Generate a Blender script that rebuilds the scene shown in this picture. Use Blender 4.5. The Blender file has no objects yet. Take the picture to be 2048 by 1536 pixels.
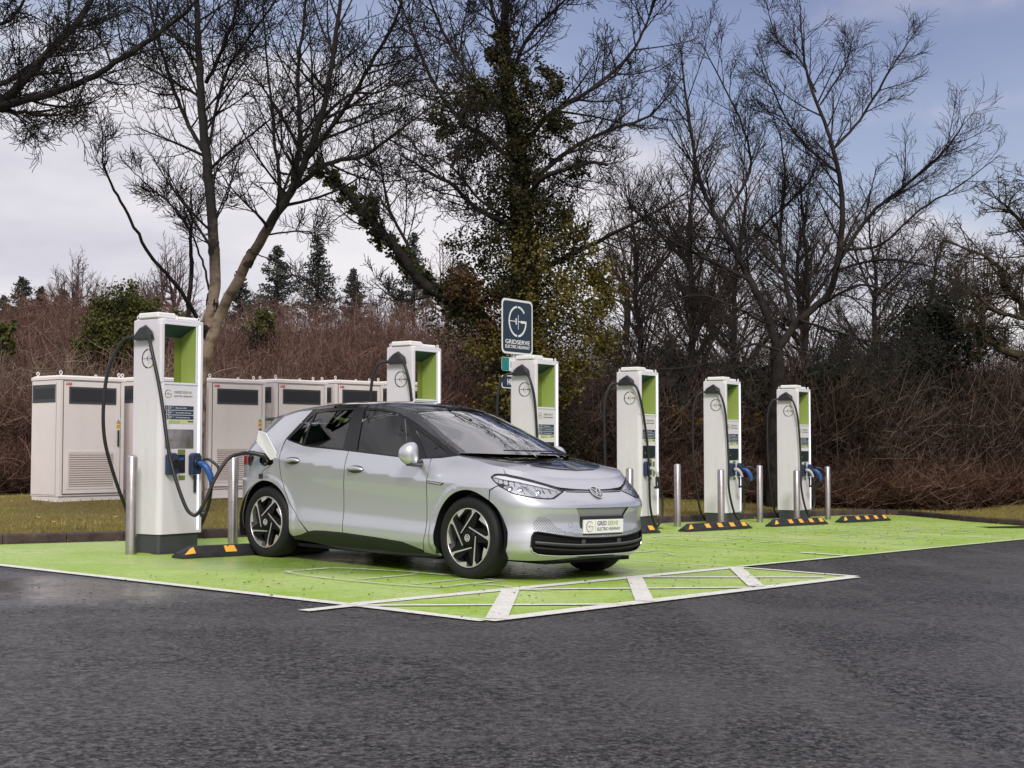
import bpy, math, random, numpy as np
from mathutils import Vector, Matrix
from mathutils.geometry import delaunay_2d_cdt

# ------------------------------------------------------------------ camera, sky, sun, exposure
scene = bpy.context.scene
COL = scene.collection
F_PX, PITCH, CAM_H = 2781.36, 0.0472840, 1.086932
GX, GY = -0.0216835, -0.0038166                       # the car park drains gently to the right


def G(x, y):
    return GX * x + GY * (y - 10)


cam = bpy.data.cameras.new("camera")
cam.sensor_width = 36.0
cam.lens = F_PX / 2048 * 36
cam.clip_end = 3000
camo = bpy.data.objects.new("camera", cam)
COL.objects.link(camo)
camo.location = (0, 0, CAM_H)
camo.rotation_euler = (math.pi / 2 + PITCH, 0, 0)
scene.camera = camo

SUN_EL, SUN_AZ = math.radians(38), math.radians(174)   # azimuth from +Y towards +X
world = bpy.data.worlds.new("World")
scene.world = world
world.use_nodes = True
wn, wl = world.node_tree.nodes, world.node_tree.links
wn.clear()
w_out = wn.new('ShaderNodeOutputWorld')
w_bg = wn.new('ShaderNodeBackground')
w_bg.inputs['Strength'].default_value = 0.1
sky = wn.new('ShaderNodeTexSky')
sky.sky_type = 'NISHITA'
sky.sun_disc = False
sky.sun_elevation = SUN_EL
sky.sun_rotation = SUN_AZ
sky.air_density = 1.3
sky.dust_density = 1.0
sky.ozone_density = 3.0
tc = wn.new('ShaderNodeTexCoord')
mp = wn.new('ShaderNodeMapping')
mp.inputs['Scale'].default_value = (1.0, 1.0, 2.6)
mp.inputs['Location'].default_value = (0.15, 0.3, 0.15)
n1 = wn.new('ShaderNodeTexNoise')
n1.inputs['Scale'].default_value = 2.3
n1.inputs['Detail'].default_value = 7
n1.inputs['Roughness'].default_value = 0.52
n1.inputs['Distortion'].default_value = 0.35
sep = wn.new('ShaderNodeSeparateXYZ')
wl.new(tc.outputs['Generated'], mp.inputs['Vector'])
wl.new(mp.outputs['Vector'], n1.inputs['Vector'])
wl.new(tc.outputs['Generated'], sep.inputs[0])


def wmath(op, a, b=None, clamp=False):
    n = wn.new('ShaderNodeMath')
    n.operation = op
    n.use_clamp = clamp
    for i, v in enumerate((a, b)):
        if v is None:
            continue
        if isinstance(v, (int, float)):
            n.inputs[i].default_value = v
        else:
            wl.new(v, n.inputs[i])
    return n.outputs[0]


# cloud cover: solid near the horizon and to the left, broken blue higher up and to the right
elev = wmath('MULTIPLY', sep.outputs['Z'], 1.9)
side = wmath('MULTIPLY', sep.outputs['X'], 0.30)
back = wmath('LESS_THAN', sep.outputs['Y'], -0.1)
cov = wmath('ADD', wmath('SUBTRACT', wmath('SUBTRACT', wmath('MULTIPLY', n1.outputs['Fac'], 2.2), elev), side), -0.36)
cov = wmath('ADD', cov, wmath('MULTIPLY', back, 0.5))
high = wmath('MULTIPLY', wmath('SUBTRACT', sep.outputs['Z'], 0.36), 7.0, True)
cov = wmath('ADD', cov, wmath('MULTIPLY', high, wmath('ADD', wmath('MULTIPLY', sep.outputs['Z'], 1.9), 0.05)))
rampc = wn.new('ShaderNodeMapRange')
rampc.interpolation_type = 'SMOOTHSTEP'
rampc.inputs['From Min'].default_value = 0.10
rampc.inputs['From Max'].default_value = 0.46
rampc.inputs['To Min'].default_value = 0.26
rampc.inputs['To Max'].default_value = 1.0
wl.new(cov, rampc.inputs['Value'])
n2 = wn.new('ShaderNodeTexNoise')
n2.inputs['Scale'].default_value = 3.1
n2.inputs['Detail'].default_value = 6
mp2 = wn.new('ShaderNodeMapping')
mp2.inputs['Scale'].default_value = (1, 1, 3.2)
wl.new(tc.outputs['Generated'], mp2.inputs['Vector'])
wl.new(mp2.outputs['Vector'], n2.inputs['Vector'])
ccol = wn.new('ShaderNodeValToRGB')
ccol.color_ramp.elements[0].position = 0.34
ccol.color_ramp.elements[0].color = (0.52, 0.52, 0.60, 1)
ccol.color_ramp.elements[1].position = 0.56
ccol.color_ramp.elements[1].color = (0.77, 0.745, 0.775, 1)
wl.new(n2.outputs['Fac'], ccol.inputs['Fac'])
csc = wn.new('ShaderNodeVectorMath')
csc.operation = 'SCALE'
csc.inputs['Scale'].default_value = 6.9
wl.new(ccol.outputs['Color'], csc.inputs[0])
bsc = wn.new('ShaderNodeMix')
bsc.data_type = 'RGBA'
bsc.blend_type = 'MULTIPLY'
bsc.inputs['Factor'].default_value = 1.0
bsc.inputs[7].default_value = (0.66, 0.58, 0.64, 1)
wl.new(sky.outputs['Color'], bsc.inputs[6])
mx = wn.new('ShaderNodeMix')
mx.data_type = 'RGBA'
wl.new(rampc.outputs['Result'], mx.inputs['Factor'])
wl.new(bsc.outputs[2], mx.inputs[6])
wl.new(csc.outputs['Vector'], mx.inputs[7])
dk = wmath('MULTIPLY', wmath('MULTIPLY', wmath('SUBTRACT', sep.outputs['Z'], 0.13), 5.0, True), wmath('SUBTRACT', 1.0, high))
grd = wn.new('ShaderNodeMix')                          # heavier grey-violet cloud higher up, ahead of the camera
grd.data_type = 'RGBA'
grd.blend_type = 'MULTIPLY'
grd.inputs[7].default_value = (0.58, 0.61, 0.74, 1)
east = wmath('ADD', wmath('MULTIPLY', sep.outputs['X'], 1.4), 0.62, True)
wl.new(wmath('MULTIPLY', wmath('MULTIPLY', dk, east), wmath('SUBTRACT', 1.0, back)), grd.inputs['Factor'])
wl.new(mx.outputs[2], grd.inputs[6])
wl.new(grd.outputs[2], w_bg.inputs['Color'])
wl.new(w_bg.outputs[0], w_out.inputs[0])

sun = bpy.data.lights.new("sun", 'SUN')
sun.energy = 1.5
sun.angle = math.radians(14)
sun.color = (1.0, 0.95, 0.88)
suno = bpy.data.objects.new("sun", sun)
COL.objects.link(suno)
sd = Vector((math.sin(SUN_AZ) * math.cos(SUN_EL), math.cos(SUN_AZ) * math.cos(SUN_EL), math.sin(SUN_EL)))
suno.rotation_euler = sd.to_track_quat('Z', 'Y').to_euler()
suno.location = sd * 50

scene.view_settings.view_transform = 'Standard'
scene.view_settings.look = 'None'
scene.view_settings.exposure = 0.75
scene.view_settings.gamma = 1.0
scene.cycles.max_bounces = 6
scene.cycles.transparent_max_bounces = 12
scene.cycles.use_denoising = True


def at(u, v, D):
    """a point D metres in front of the lens plane, found from its bearing and elevation"""
    a, b = u - 1024, v - 768
    c, s = math.cos(PITCH), math.sin(PITCH)
    d = Vector((a / F_PX, c + b / F_PX * s, s - b / F_PX * c))
    return Vector((0, 0, CAM_H)) + d * (D / d.y)


# ------------------------------------------------------------------ materials
MATS = {}


def mat(name, color=(.5, .5, .5), rough=.5, metal=0.0, spec=.5, coat=0.0, coat_rough=.03, noise=None, bump=None, emit=None, var=None):
    if name in MATS:
        return MATS[name]
    m = bpy.data.materials.new(name)
    m.use_nodes = True
    nt = m.node_tree
    b = nt.nodes['Principled BSDF']
    b.inputs['Base Color'].default_value = (*color, 1)
    b.inputs['Roughness'].default_value = rough
    b.inputs['Metallic'].default_value = metal
    b.inputs['Specular IOR Level'].default_value = spec
    b.inputs['Coat Weight'].default_value = coat
    b.inputs['Coat Roughness'].default_value = coat_rough
    if emit:
        b.inputs['Emission Color'].default_value = (*emit[0], 1)
        b.inputs['Emission Strength'].default_value = emit[1]
    if noise:                                # (scale, colour2, lo, hi)
        t = nt.nodes.new('ShaderNodeTexCoord')
        n = nt.nodes.new('ShaderNodeTexNoise')
        n.inputs['Scale'].default_value = noise[0]
        n.inputs['Detail'].default_value = 6
        n.inputs['Roughness'].default_value = .65
        r = nt.nodes.new('ShaderNodeMapRange')
        r.inputs['From Min'].default_value = noise[2]
        r.inputs['From Max'].default_value = noise[3]
        x = nt.nodes.new('ShaderNodeMix')
        x.data_type = 'RGBA'
        x.inputs[6].default_value = (*color, 1)
        x.inputs[7].default_value = (*noise[1], 1)
        nt.links.new(t.outputs['Object'], n.inputs['Vector'])
        nt.links.new(n.outputs['Fac'], r.inputs['Value'])
        nt.links.new(r.outputs['Result'], x.inputs['Factor'])
        nt.links.new(x.outputs[2], b.inputs['Base Color'])
    if bump:                                 # (scale, strength, distance)
        t = nt.nodes.new('ShaderNodeTexCoord')
        n = nt.nodes.new('ShaderNodeTexNoise')
        n.inputs['Scale'].default_value = bump[0]
        n.inputs['Detail'].default_value = 5
        bm = nt.nodes.new('ShaderNodeBump')
        bm.inputs['Strength'].default_value = bump[1]
        bm.inputs['Distance'].default_value = bump[2]
        nt.links.new(t.outputs['Object'], n.inputs['Vector'])
        nt.links.new(n.outputs['Fac'], bm.inputs['Height'])
        nt.links.new(bm.outputs['Normal'], b.inputs['Normal'])
    MATS[name] = m
    return m


# ------------------------------------------------------------------ mesh helpers
def link(name, me, parent=None, loc=None):
    o = bpy.data.objects.new(name, me)
    COL.objects.link(o)
    if parent is not None:
        o.parent = parent
    if loc is not None:
        o.location = loc
    return o


def mesh_np(name, V, Fq, mats, parent=None, smooth=False, midx=None, normals=None):
    V = np.asarray(V, np.float32).reshape(-1, 3)
    Fq = np.asarray(Fq, np.int32)
    me = bpy.data.meshes.new(name)
    k = Fq.shape[1]
    me.vertices.add(len(V))
    me.vertices.foreach_set('co', V.ravel())
    me.loops.add(Fq.size)
    me.loops.foreach_set('vertex_index', Fq.ravel())
    me.polygons.add(len(Fq))
    me.polygons.foreach_set('loop_start', np.arange(0, Fq.size, k, dtype=np.int32))
    me.polygons.foreach_set('loop_total', np.full(len(Fq), k, np.int32))
    if smooth:
        me.polygons.foreach_set('use_smooth', np.ones(len(Fq), bool))
    for m in (mats if isinstance(mats, (list, tuple)) else [mats]):
        me.materials.append(m)
    if midx is not None:
        me.polygons.foreach_set('material_index', np.asarray(midx, np.int32))
    me.update(calc_edges=True)
    if normals is not None:
        me.normals_split_custom_set_from_vertices([tuple(n) for n in normals])
    return link(name, me, parent)


class MB:
    def __init__(s):
        s.v, s.f, s.m, s.sm = [], [], [], []

    def add(s, vs, fs, mi=0, smooth=False):
        b = len(s.v)
        s.v += [tuple(q) for q in vs]
        for q in fs:
            s.f.append([i + b for i in q])
            s.m.append(mi)
            s.sm.append(smooth)

    def box(s, x0, x1, y0, y1, z0, z1, mi=0, bev=0.0, M=None):
        if bev > 0:
            b = bev
            pts = [(x0 + b, y0), (x1 - b, y0), (x1, y0 + b), (x1, y1 - b), (x1 - b, y1), (x0 + b, y1), (x0, y1 - b), (x0, y0 + b)]
            ins = [(x0 + b, y0 + b), (x1 - b, y0 + b), (x1 - b, y0 + b), (x1 - b, y1 - b), (x1 - b, y1 - b), (x0 + b, y1 - b), (x0 + b, y1 - b), (x0 + b, y0 + b)]
            V = [(x, y, z0 + b) for x, y in pts] + [(x, y, z1 - b) for x, y in pts]
            top = [(x0 + b, y0 + b, z1), (x1 - b, y0 + b, z1), (x1 - b, y1 - b, z1), (x0 + b, y1 - b, z1)]
            bot = [(x, y, z0) for x, y, _ in top]
            V += top + bot
            Fc = [[i, (i + 1) % 8, (i + 1) % 8 + 8, i + 8] for i in range(8)]
            Fc += [[16, 17, 18, 19], [23, 22, 21, 20]]
            Fc += [[8, 9, 17, 16], [10, 11, 18, 17], [12, 13, 19, 18], [14, 15, 16, 19], [9, 10, 17], [11, 12, 18], [13, 14, 19], [15, 8, 16]]
            Fc += [[1, 0, 20, 21], [3, 2, 21, 22], [5, 4, 22, 23], [7, 6, 23, 20], [2, 1, 21], [4, 3, 22], [6, 5, 23], [0, 7, 20]]
        else:
            V = [(x, y, z) for z in (z0, z1) for x, y in ((x0, y0), (x1, y0), (x1, y1), (x0, y1))]
            Fc = [[3, 2, 1, 0], [4, 5, 6, 7], [0, 1, 5, 4], [1, 2, 6, 5], [2, 3, 7, 6], [3, 0, 4, 7]]
        if M is not None:
            V = [M @ Vector(q) for q in V]
        s.add(V, Fc, mi)

    def tube(s, pts, r, n=8, mi=0, cap=True, up=None):
        pts = [Vector(q) for q in pts]
        rs = r if isinstance(r, (list, tuple, np.ndarray)) else [r] * len(pts)
        V, Fc = [], []
        t0 = (pts[1] - pts[0]).normalized()
        a = t0.orthogonal().normalized() if up is None else (Vector(up) - t0 * Vector(up).dot(t0)).normalized()
        for i, q in enumerate(pts):
            t = (pts[min(i + 1, len(pts) - 1)] - pts[max(i - 1, 0)])
            if t.length < 1e-9:
                t = t0
            t.normalize()
            a = (a - t * a.dot(t))
            if a.length < 1e-6:
                a = t.orthogonal()
            a.normalize()
            b = t.cross(a)
            for k in range(n):
                w = 2 * math.pi * k / n
                V.append(q + (a * math.cos(w) + b * math.sin(w)) * rs[i])
        for i in range(len(pts) - 1):
            for k in range(n):
                Fc.append([i * n + k, i * n + (k + 1) % n, (i + 1) * n + (k + 1) % n, (i + 1) * n + k])
        s.add(V, Fc, mi, True)
        if cap:
            s.add(V[:n], [list(range(n))[::-1]], mi)
            s.add(V[-n:], [list(range(n))], mi)

    def lathe(s, prof, n=40, axis='z', o=(0, 0, 0), mi=0, smooth=True):
        V, Fc = [], []
        for (r, h) in prof:
            for k in range(n):
                w = 2 * math.pi * k / n
                c, q = r * math.cos(w), r * math.sin(w)
                V.append((o[0] + c, o[1] + q, o[2] + h) if axis == 'z' else (o[0] + c, o[1] + h, o[2] + q) if axis == 'y' else (o[0] + h, o[1] + c, o[2] + q))
        for i in range(len(prof) - 1):
            for k in range(n):
                Fc.append([i * n + k, i * n + (k + 1) % n, (i + 1) * n + (k + 1) % n, (i + 1) * n + k])
        s.add(V, Fc, mi, smooth)

    def prism(s, poly, o, ux, uy, th, mi=0):
        """flat polygon in the (ux,uy) plane at o, thickness th along ux x uy"""
        o, ux, uy = Vector(o), Vector(ux), Vector(uy)
        nn = ux.cross(uy).normalized()
        n = len(poly)
        V = [o + ux * a + uy * b for a, b in poly] + [o + ux * a + uy * b + nn * th for a, b in poly]
        Fc = [list(range(n))[::-1], [i + n for i in range(n)]]
        Fc += [[i, (i + 1) % n, (i + 1) % n + n, i + n] for i in range(n)]
        s.add(V, Fc, mi)

    def ring(s, o, ux, uy, r0, r1, a0, a1, th, mi=0, n=24):
        for k in range(n):
            w0, w1 = math.radians(a0 + (a1 - a0) * k / n), math.radians(a0 + (a1 - a0) * (k + 1) / n)
            s.prism([(r0 * math.cos(w0), r0 * math.sin(w0)), (r1 * math.cos(w0), r1 * math.sin(w0)), (r1 * math.cos(w1), r1 * math.sin(w1)), (r0 * math.cos(w1), r0 * math.sin(w1))], o, ux, uy, th, mi)

    def build(s, name, mats, parent=None, bevel=None):
        me = bpy.data.meshes.new(name)
        me.from_pydata([tuple(q) for q in s.v], [], s.f)
        for m in (mats if isinstance(mats, (list, tuple)) else [mats]):
            me.materials.append(m)
        me.polygons.foreach_set('material_index', s.m)
        me.polygons.foreach_set('use_smooth', s.sm)
        me.update()
        o = link(name, me, parent)
        if bevel:
            b = o.modifiers.new("bevel", 'BEVEL')
            b.width = bevel
            b.segments = 2
            b.limit_method = 'ANGLE'
        return o


def tag(o, label=None, cat=None, group=None, kind=None):
    for k, v in (('label', label), ('category', cat), ('group', group), ('kind', kind)):
        if v:
            o[k] = v
    return o


def empty(name, loc=(0, 0, 0), rz=0.0):
    o = bpy.data.objects.new(name, None)
    COL.objects.link(o)
    o.location = loc
    o.rotation_euler = (0, 0, rz)
    return o


def copy_tree(o, parent=None):
    c = o.copy()
    COL.objects.link(c)
    if parent is not None:
        c.parent = parent
    for ch in list(o.children):
        copy_tree(ch, c)
    return c


def text_into(mb, body, o, ux, uy, size, mi=0, xs=1.0, th=0.0015, align='LEFT', bold=0.0, space=1.0, width=None):
    """lettering as thin solid shapes laid on a plane"""
    cu = bpy.data.curves.new("lettering", 'FONT')
    cu.body = body
    cu.size = size
    cu.align_x = align
    cu.offset = bold
    cu.space_character = space
    cu.resolution_u = 3
    cu.extrude = th / 2
    ob = bpy.data.objects.new("lettering", cu)
    COL.objects.link(ob)
    dg = bpy.context.evaluated_depsgraph_get()
    me = ob.evaluated_get(dg).to_mesh()
    o, ux, uy = Vector(o), Vector(ux).normalized(), Vector(uy).normalized()
    nn = ux.cross(uy)
    if width:
        xq = [q.co.x for q in me.vertices]
        xs = width / (max(xq) - min(xq))
    V = [o + ux * (q.co.x * xs) + uy * q.co.y + nn * (q.co.z + th / 2) for q in me.vertices]
    mb.add(V, [list(q.vertices) for q in me.polygons], mi)
    ob.evaluated_get(dg).to_mesh_clear()
    bpy.data.objects.remove(ob)
    bpy.data.curves.remove(cu)


def emblem(mb, o, ux, uy, R, dark, green, th=.002):
    """ring of two half circles with a plug between them"""
    o = Vector(o)
    t = R * .13
    mb.ring(o, ux, uy, R - t, R, 94, 266, th, dark)
    mb.ring(o, ux, uy, R - t, R, 38, 86, th, green, 10)
    mb.ring(o, ux, uy, R - t, R, -86, 4, th, green, 16)
    mb.prism([(-R + t, -R * .025), (-R * .2, -R * .025), (-R * .2, R * .025), (-R + t, R * .025)], o, ux, uy, th, dark)
    mb.prism([(-R * .22, -R * .2), (-R * .1, -R * .2), (-R * .1, R * .2), (-R * .22, R * .2)], o, ux, uy, th, dark)
    mb.prism([(R * .05, -R * .5), (R * .1, -R * .5), (R * .1, R * .42), (R * .05, R * .42)], o, ux, uy, th, green)
    mb.prism([(R * .1, -R * .03), (R * .35, -R * .03), (R * .35, R * .03), (R * .1, R * .03)], o, ux, uy, th * 1.3, green)
    mb.prism([(R * .35, -R * .09), (R - t, -R * .09), (R - t, R * .07), (R * .35, R * .07)], o, ux, uy, th, green)


def smooth_path(pts, n=8):
    P = [Vector(q) for q in pts]
    P = [P[0] * 2 - P[1]] + P + [P[-1] * 2 - P[-2]]
    out = []
    for i in range(1, len(P) - 2):
        for k in range(n):
            t = k / n
            a, b, c, d = P[i - 1], P[i], P[i + 1], P[i + 2]
            out.append(.5 * ((2 * b) + (c - a) * t + (2 * a - 5 * b + 4 * c - d) * t * t + (3 * b - a - 3 * c + d) * t ** 3))
    out.append(P[-2])
    return out


R_ = random.Random(7)

# ------------------------------------------------------------------ ground, markings, kerb, lawn
def ground_material(name, kind):
    m = bpy.data.materials.new(name)
    m.use_nodes = True
    nt = m.node_tree
    N, L = nt.nodes, nt.links
    b = N['Principled BSDF']
    t = N.new('ShaderNodeTexCoord')

    def noise(scale, det=6, rough=.6, vec=None):
        n = N.new('ShaderNodeTexNoise')
        n.inputs['Scale'].default_value = scale
        n.inputs['Detail'].default_value = det
        n.inputs['Roughness'].default_value = rough
        L.new(vec or t.outputs['Object'], n.inputs['Vector'])
        return n.outputs['Fac']

    def rng(v, a, c, lo=0., hi=1., sm=True):
        n = N.new('ShaderNodeMapRange')
        n.interpolation_type = 'SMOOTHSTEP' if sm else 'LINEAR'
        n.inputs['From Min'].default_value = a
        n.inputs['From Max'].default_value = c
        n.inputs['To Min'].default_value = lo
        n.inputs['To Max'].default_value = hi
        L.new(v, n.inputs['Value'])
        return n.outputs['Result']

    def mixc(f, c1, c2):
        n = N.new('ShaderNodeMix')
        n.data_type = 'RGBA'
        for i, c in ((6, c1), (7, c2)):
            if isinstance(c, tuple):
                n.inputs[i].default_value = (*c, 1)
            else:
                L.new(c, n.inputs[i])
        if isinstance(f, float):
            n.inputs['Factor'].default_value = f
        else:
            L.new(f, n.inputs['Factor'])
        return n.outputs[2]

    def mth(op, a, c):
        n = N.new('ShaderNodeMath')
        n.operation = op
        n.use_clamp = True
        for i, v in enumerate((a, c)):
            if isinstance(v, (int, float)):
                n.inputs[i].default_value = v
            else:
                L.new(v, n.inputs[i])
        return n.outputs[0]
    vor = N.new('ShaderNodeTexVoronoi')
    vor.inputs['Scale'].default_value = 62
    L.new(t.outputs['Object'], vor.inputs['Vector'])
    sepc = N.new('ShaderNodeSeparateColor')
    L.new(vor.outputs['Color'], sepc.inputs[0])
    stone = sepc.outputs[0]
    big = noise(.45, 4, .6)
    mid = noise(3.2, 6, .7)
    fine = noise(60, 4, .8)
    bp = N.new('ShaderNodeBump')
    if kind == 'asphalt':
        c = mixc(rng(stone, .45, 1.0, 0, 1, False), (.004, .004, .004), (.20, .185, .178))
        c = mixc(rng(fine, .42, .60, 0, .6), c, (.055, .052, .052))
        g2 = noise(24, 10, .92)
        c = mixc(rng(g2, .50, .58, 0, .8), c, (.20, .185, .18))
        c = mixc(rng(g2, .50, .41, 0, .85), c, (.008, .008, .009))
        c = mixc(rng(vor.outputs['Distance'], .1, .55), c, mixc(.6, c, (.008, .008, .009)))
        c = mixc(rng(big, .42, .60, 0, .5), c, (.085, .080, .080))
        c = mixc(rng(noise(1.1, 6, .75), .5, .68, 0, .5), c, (.018, .017, .018))
        stn = N.new('ShaderNodeMapping')
        stn.inputs['Rotation'].default_value = (0, 0, math.radians(-37))
        stn.inputs['Scale'].default_value = (.9, .07, 1)
        L.new(t.outputs['Object'], stn.inputs['Vector'])
        c = mixc(rng(noise(1.0, 4, .6, stn.outputs['Vector']), .52, .66, 0, .35), c, (.10, .095, .093))
        L.new(c, b.inputs['Base Color'])
        # damp stretch left of the bays
        sp = N.new('ShaderNodeVectorMath')
        sp.operation = 'DISTANCE'
        mpn = N.new('ShaderNodeMapping')
        mpn.inputs['Rotation'].default_value = (0, 0, math.radians(38))
        mpn.inputs['Scale'].default_value = (.34, .75, 0)
        L.new(t.outputs['Object'], mpn.inputs['Vector'])
        L.new(mpn.outputs['Vector'], sp.inputs[0])
        cpt = Vector((-4.4, 10.2))
        a_ = math.radians(38)
        cx_, cy_ = cpt.x * .34, cpt.y * .75
        sp.inputs[1].default_value = (cx_ * math.cos(a_) - cy_ * math.sin(a_), cx_ * math.sin(a_) + cy_ * math.cos(a_), 0)
        wet = mth('MULTIPLY', rng(sp.outputs['Value'], 1.15, .55), rng(mid, .25, .6, .35, 1))
        r = mth('SUBTRACT', rng(mid, .3, .7, .52, .40), mth('MULTIPLY', wet, .36))
        L.new(r, b.inputs['Roughness'])
        spv = mth('MULTIPLY', rng(g2, .43, .57, .05, 1.0), rng(stone, .1, .9, .35, 1.0))
        L.new(mth('MAXIMUM', spv, mth('MULTIPLY', wet, .5)), b.inputs['Specular IOR Level'])
        L.new(mth('SUBTRACT', .8, mth('MULTIPLY', wet, .62)), bp.inputs['Strength'])
        bp.inputs['Distance'].default_value = .010
        L.new(mth('ADD', mth('MULTIPLY', fine, .5), mth('MULTIPLY', stone, .5)), bp.inputs['Height'])
    elif kind == 'green':
        sp2 = noise(34, 6, .85)
        c = mixc(rng(mth('ADD', mth('MULTIPLY', big, .5), mth('MULTIPLY', mid, .5)), .40, .60), (.33, .50, .035), (.62, .68, .31))
        c = mixc(rng(mid, .38, .62, 0, .6), c, (.26, .47, .025))
        c = mixc(rng(noise(9, 6, .8), .5, .68, 0, .5), c, (.58, .64, .36))
        c = mixc(rng(fine, .33, .5, .55, 0), c, (.12, .28, .02))
        c = mixc(rng(noise(13, 10, .92), .47, .40, 0, .55), c, (.13, .27, .02))
        c = mixc(rng(sp2, .37, .425, .95, 0), c, (.03, .05, .02))
        scuff = N.new('ShaderNodeMapping')
        scuff.inputs['Rotation'].default_value = (0, 0, math.radians(35))
        scuff.inputs['Scale'].default_value = (.6, 5, 1)
        L.new(t.outputs['Object'], scuff.inputs['Vector'])
        c = mixc(rng(noise(1.2, 6, .7, scuff.outputs['Vector']), .56, .78, 0, .5), c, (.20, .30, .06))
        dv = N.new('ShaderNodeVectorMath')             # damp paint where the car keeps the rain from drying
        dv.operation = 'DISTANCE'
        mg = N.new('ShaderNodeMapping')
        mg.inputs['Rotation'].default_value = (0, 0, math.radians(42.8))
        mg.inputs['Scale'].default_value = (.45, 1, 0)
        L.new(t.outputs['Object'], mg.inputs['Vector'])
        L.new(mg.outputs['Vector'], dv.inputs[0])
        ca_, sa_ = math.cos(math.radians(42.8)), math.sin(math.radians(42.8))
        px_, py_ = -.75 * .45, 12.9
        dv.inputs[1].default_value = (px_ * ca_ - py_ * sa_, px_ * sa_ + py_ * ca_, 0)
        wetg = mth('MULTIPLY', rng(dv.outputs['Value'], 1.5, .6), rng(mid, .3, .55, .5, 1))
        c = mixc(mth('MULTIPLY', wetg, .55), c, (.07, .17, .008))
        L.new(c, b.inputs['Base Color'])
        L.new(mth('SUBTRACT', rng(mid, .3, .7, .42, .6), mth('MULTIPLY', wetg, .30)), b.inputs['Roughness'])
        L.new(rng(noise(13, 10, .92), .40, .56, .1, .7), b.inputs['Specular IOR Level'])
        bp.inputs['Strength'].default_value = .55
        bp.inputs['Distance'].default_value = .004
        L.new(fine, bp.inputs['Height'])
    elif kind == 'white':
        c = mixc(rng(noise(30, 8, .85), .38, .49), (.30, .38, .18), (.82, .79, .78))
        c = mixc(rng(mid, .35, .7, 0, .3), c, (.45, .50, .36))
        L.new(c, b.inputs['Base Color'])
        b.inputs['Roughness'].default_value = .6
        bp.inputs['Strength'].default_value = .4
        bp.inputs['Distance'].default_value = .003
        L.new(fine, bp.inputs['Height'])
    elif kind == 'worn':
        a = rng(noise(14, 6, .8), .38, .58, .15, .9)
        b.inputs['Base Color'].default_value = (.60, .62, .50, 1)
        b.inputs['Roughness'].default_value = .6
        L.new(a, b.inputs['Alpha'])
    elif kind == 'lawn':
        c = mixc(rng(noise(9, 6, .8), .35, .65), (.085, .070, .020), (.28, .205, .075))
        c = mixc(rng(noise(.9, 5, .7), .4, .62), c, (.17, .165, .035))
        c = mixc(rng(fine, .4, .7, 0, .6), c, (.42, .32, .15))
        L.new(c, b.inputs['Base Color'])
        b.inputs['Roughness'].default_value = .9
        b.inputs['Specular IOR Level'].default_value = .1
        bp.inputs['Strength'].default_value = 1.0
        bp.inputs['Distance'].default_value = .04
        L.new(noise(30, 6, .8), bp.inputs['Height'])
    elif kind == 'hill':
        c = mixc(rng(noise(1.4, 8, .8), .35, .65), (.050, .032, .024), (.15, .095, .072))
        L.new(c, b.inputs['Base Color'])
        b.inputs['Roughness'].default_value = 1
        b.inputs['Specular IOR Level'].default_value = 0
        bp.inputs['Strength'].default_value = 1.0
        bp.inputs['Distance'].default_value = .3
        L.new(noise(4, 8, .8), bp.inputs['Height'])
    if kind != 'worn':
        L.new(bp.outputs['Normal'], b.inputs['Normal'])
    return m


M_ASPH = ground_material('asphalt', 'asphalt')
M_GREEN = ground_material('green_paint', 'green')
M_WHITE = ground_material('white_paint', 'white')
M_WORN = ground_material('worn_white_paint', 'worn')
M_LAWN = ground_material('lawn', 'lawn')
M_HILL = ground_material('leaf_litter', 'hill')


def sheet(name, poly, off, m, kind='structure'):
    me = bpy.data.meshes.new(name)
    me.from_pydata([(x, y, G(x, y) + off) for x, y in poly], [], [list(range(len(poly)))])
    me.materials.append(m)
    o = link(name, me)
    o['kind'] = kind
    return o


sheet('ground', [(-900, -900), (900, -900), (900, 900), (-900, 900)], 0, M_ASPH)

KERB = [(-9.2, 11.2), (-6.6, 13.5), (-5.36, 14.70), (-4.35, 15.65), (-3.3, 16.7), (-1.2, 18.9), (1.0, 21.2), (2.3, 22.6), (4.2, 25.0), (6.0, 27.1), (7.0, 28.2), (7.6, 28.6), (8.0, 28.3), (8.25, 27.2), (8.5, 25.9), (9.05, 24.5), (10.6, 21.6), (13, 18), (18, 10.5)]
GREEN = [(-6.35, 13.55), (-4.42, 12.069), (-2.567, 10.70), (-1.104, 9.546), (-.147, 8.785), (3.159, 12.799), (2.186, 13.605), (3.762, 15.547), (5.535, 17.80), (7.314, 19.945), (9.5, 22.6), (9.0, 24.4), (8.4, 25.9), (8.15, 27.2), (7.9, 28.1), (7.55, 28.45), (7.1, 28.1), (6.1, 27.0), (4.3, 24.9), (2.4, 22.5), (1.1, 21.1), (-1.1, 18.8), (-3.2, 16.6), (-4.25, 15.55), (-5.26, 14.6), (-6.2, 13.7)]
sheet('green_bay_surface', GREEN, .004, M_GREEN)


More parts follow.
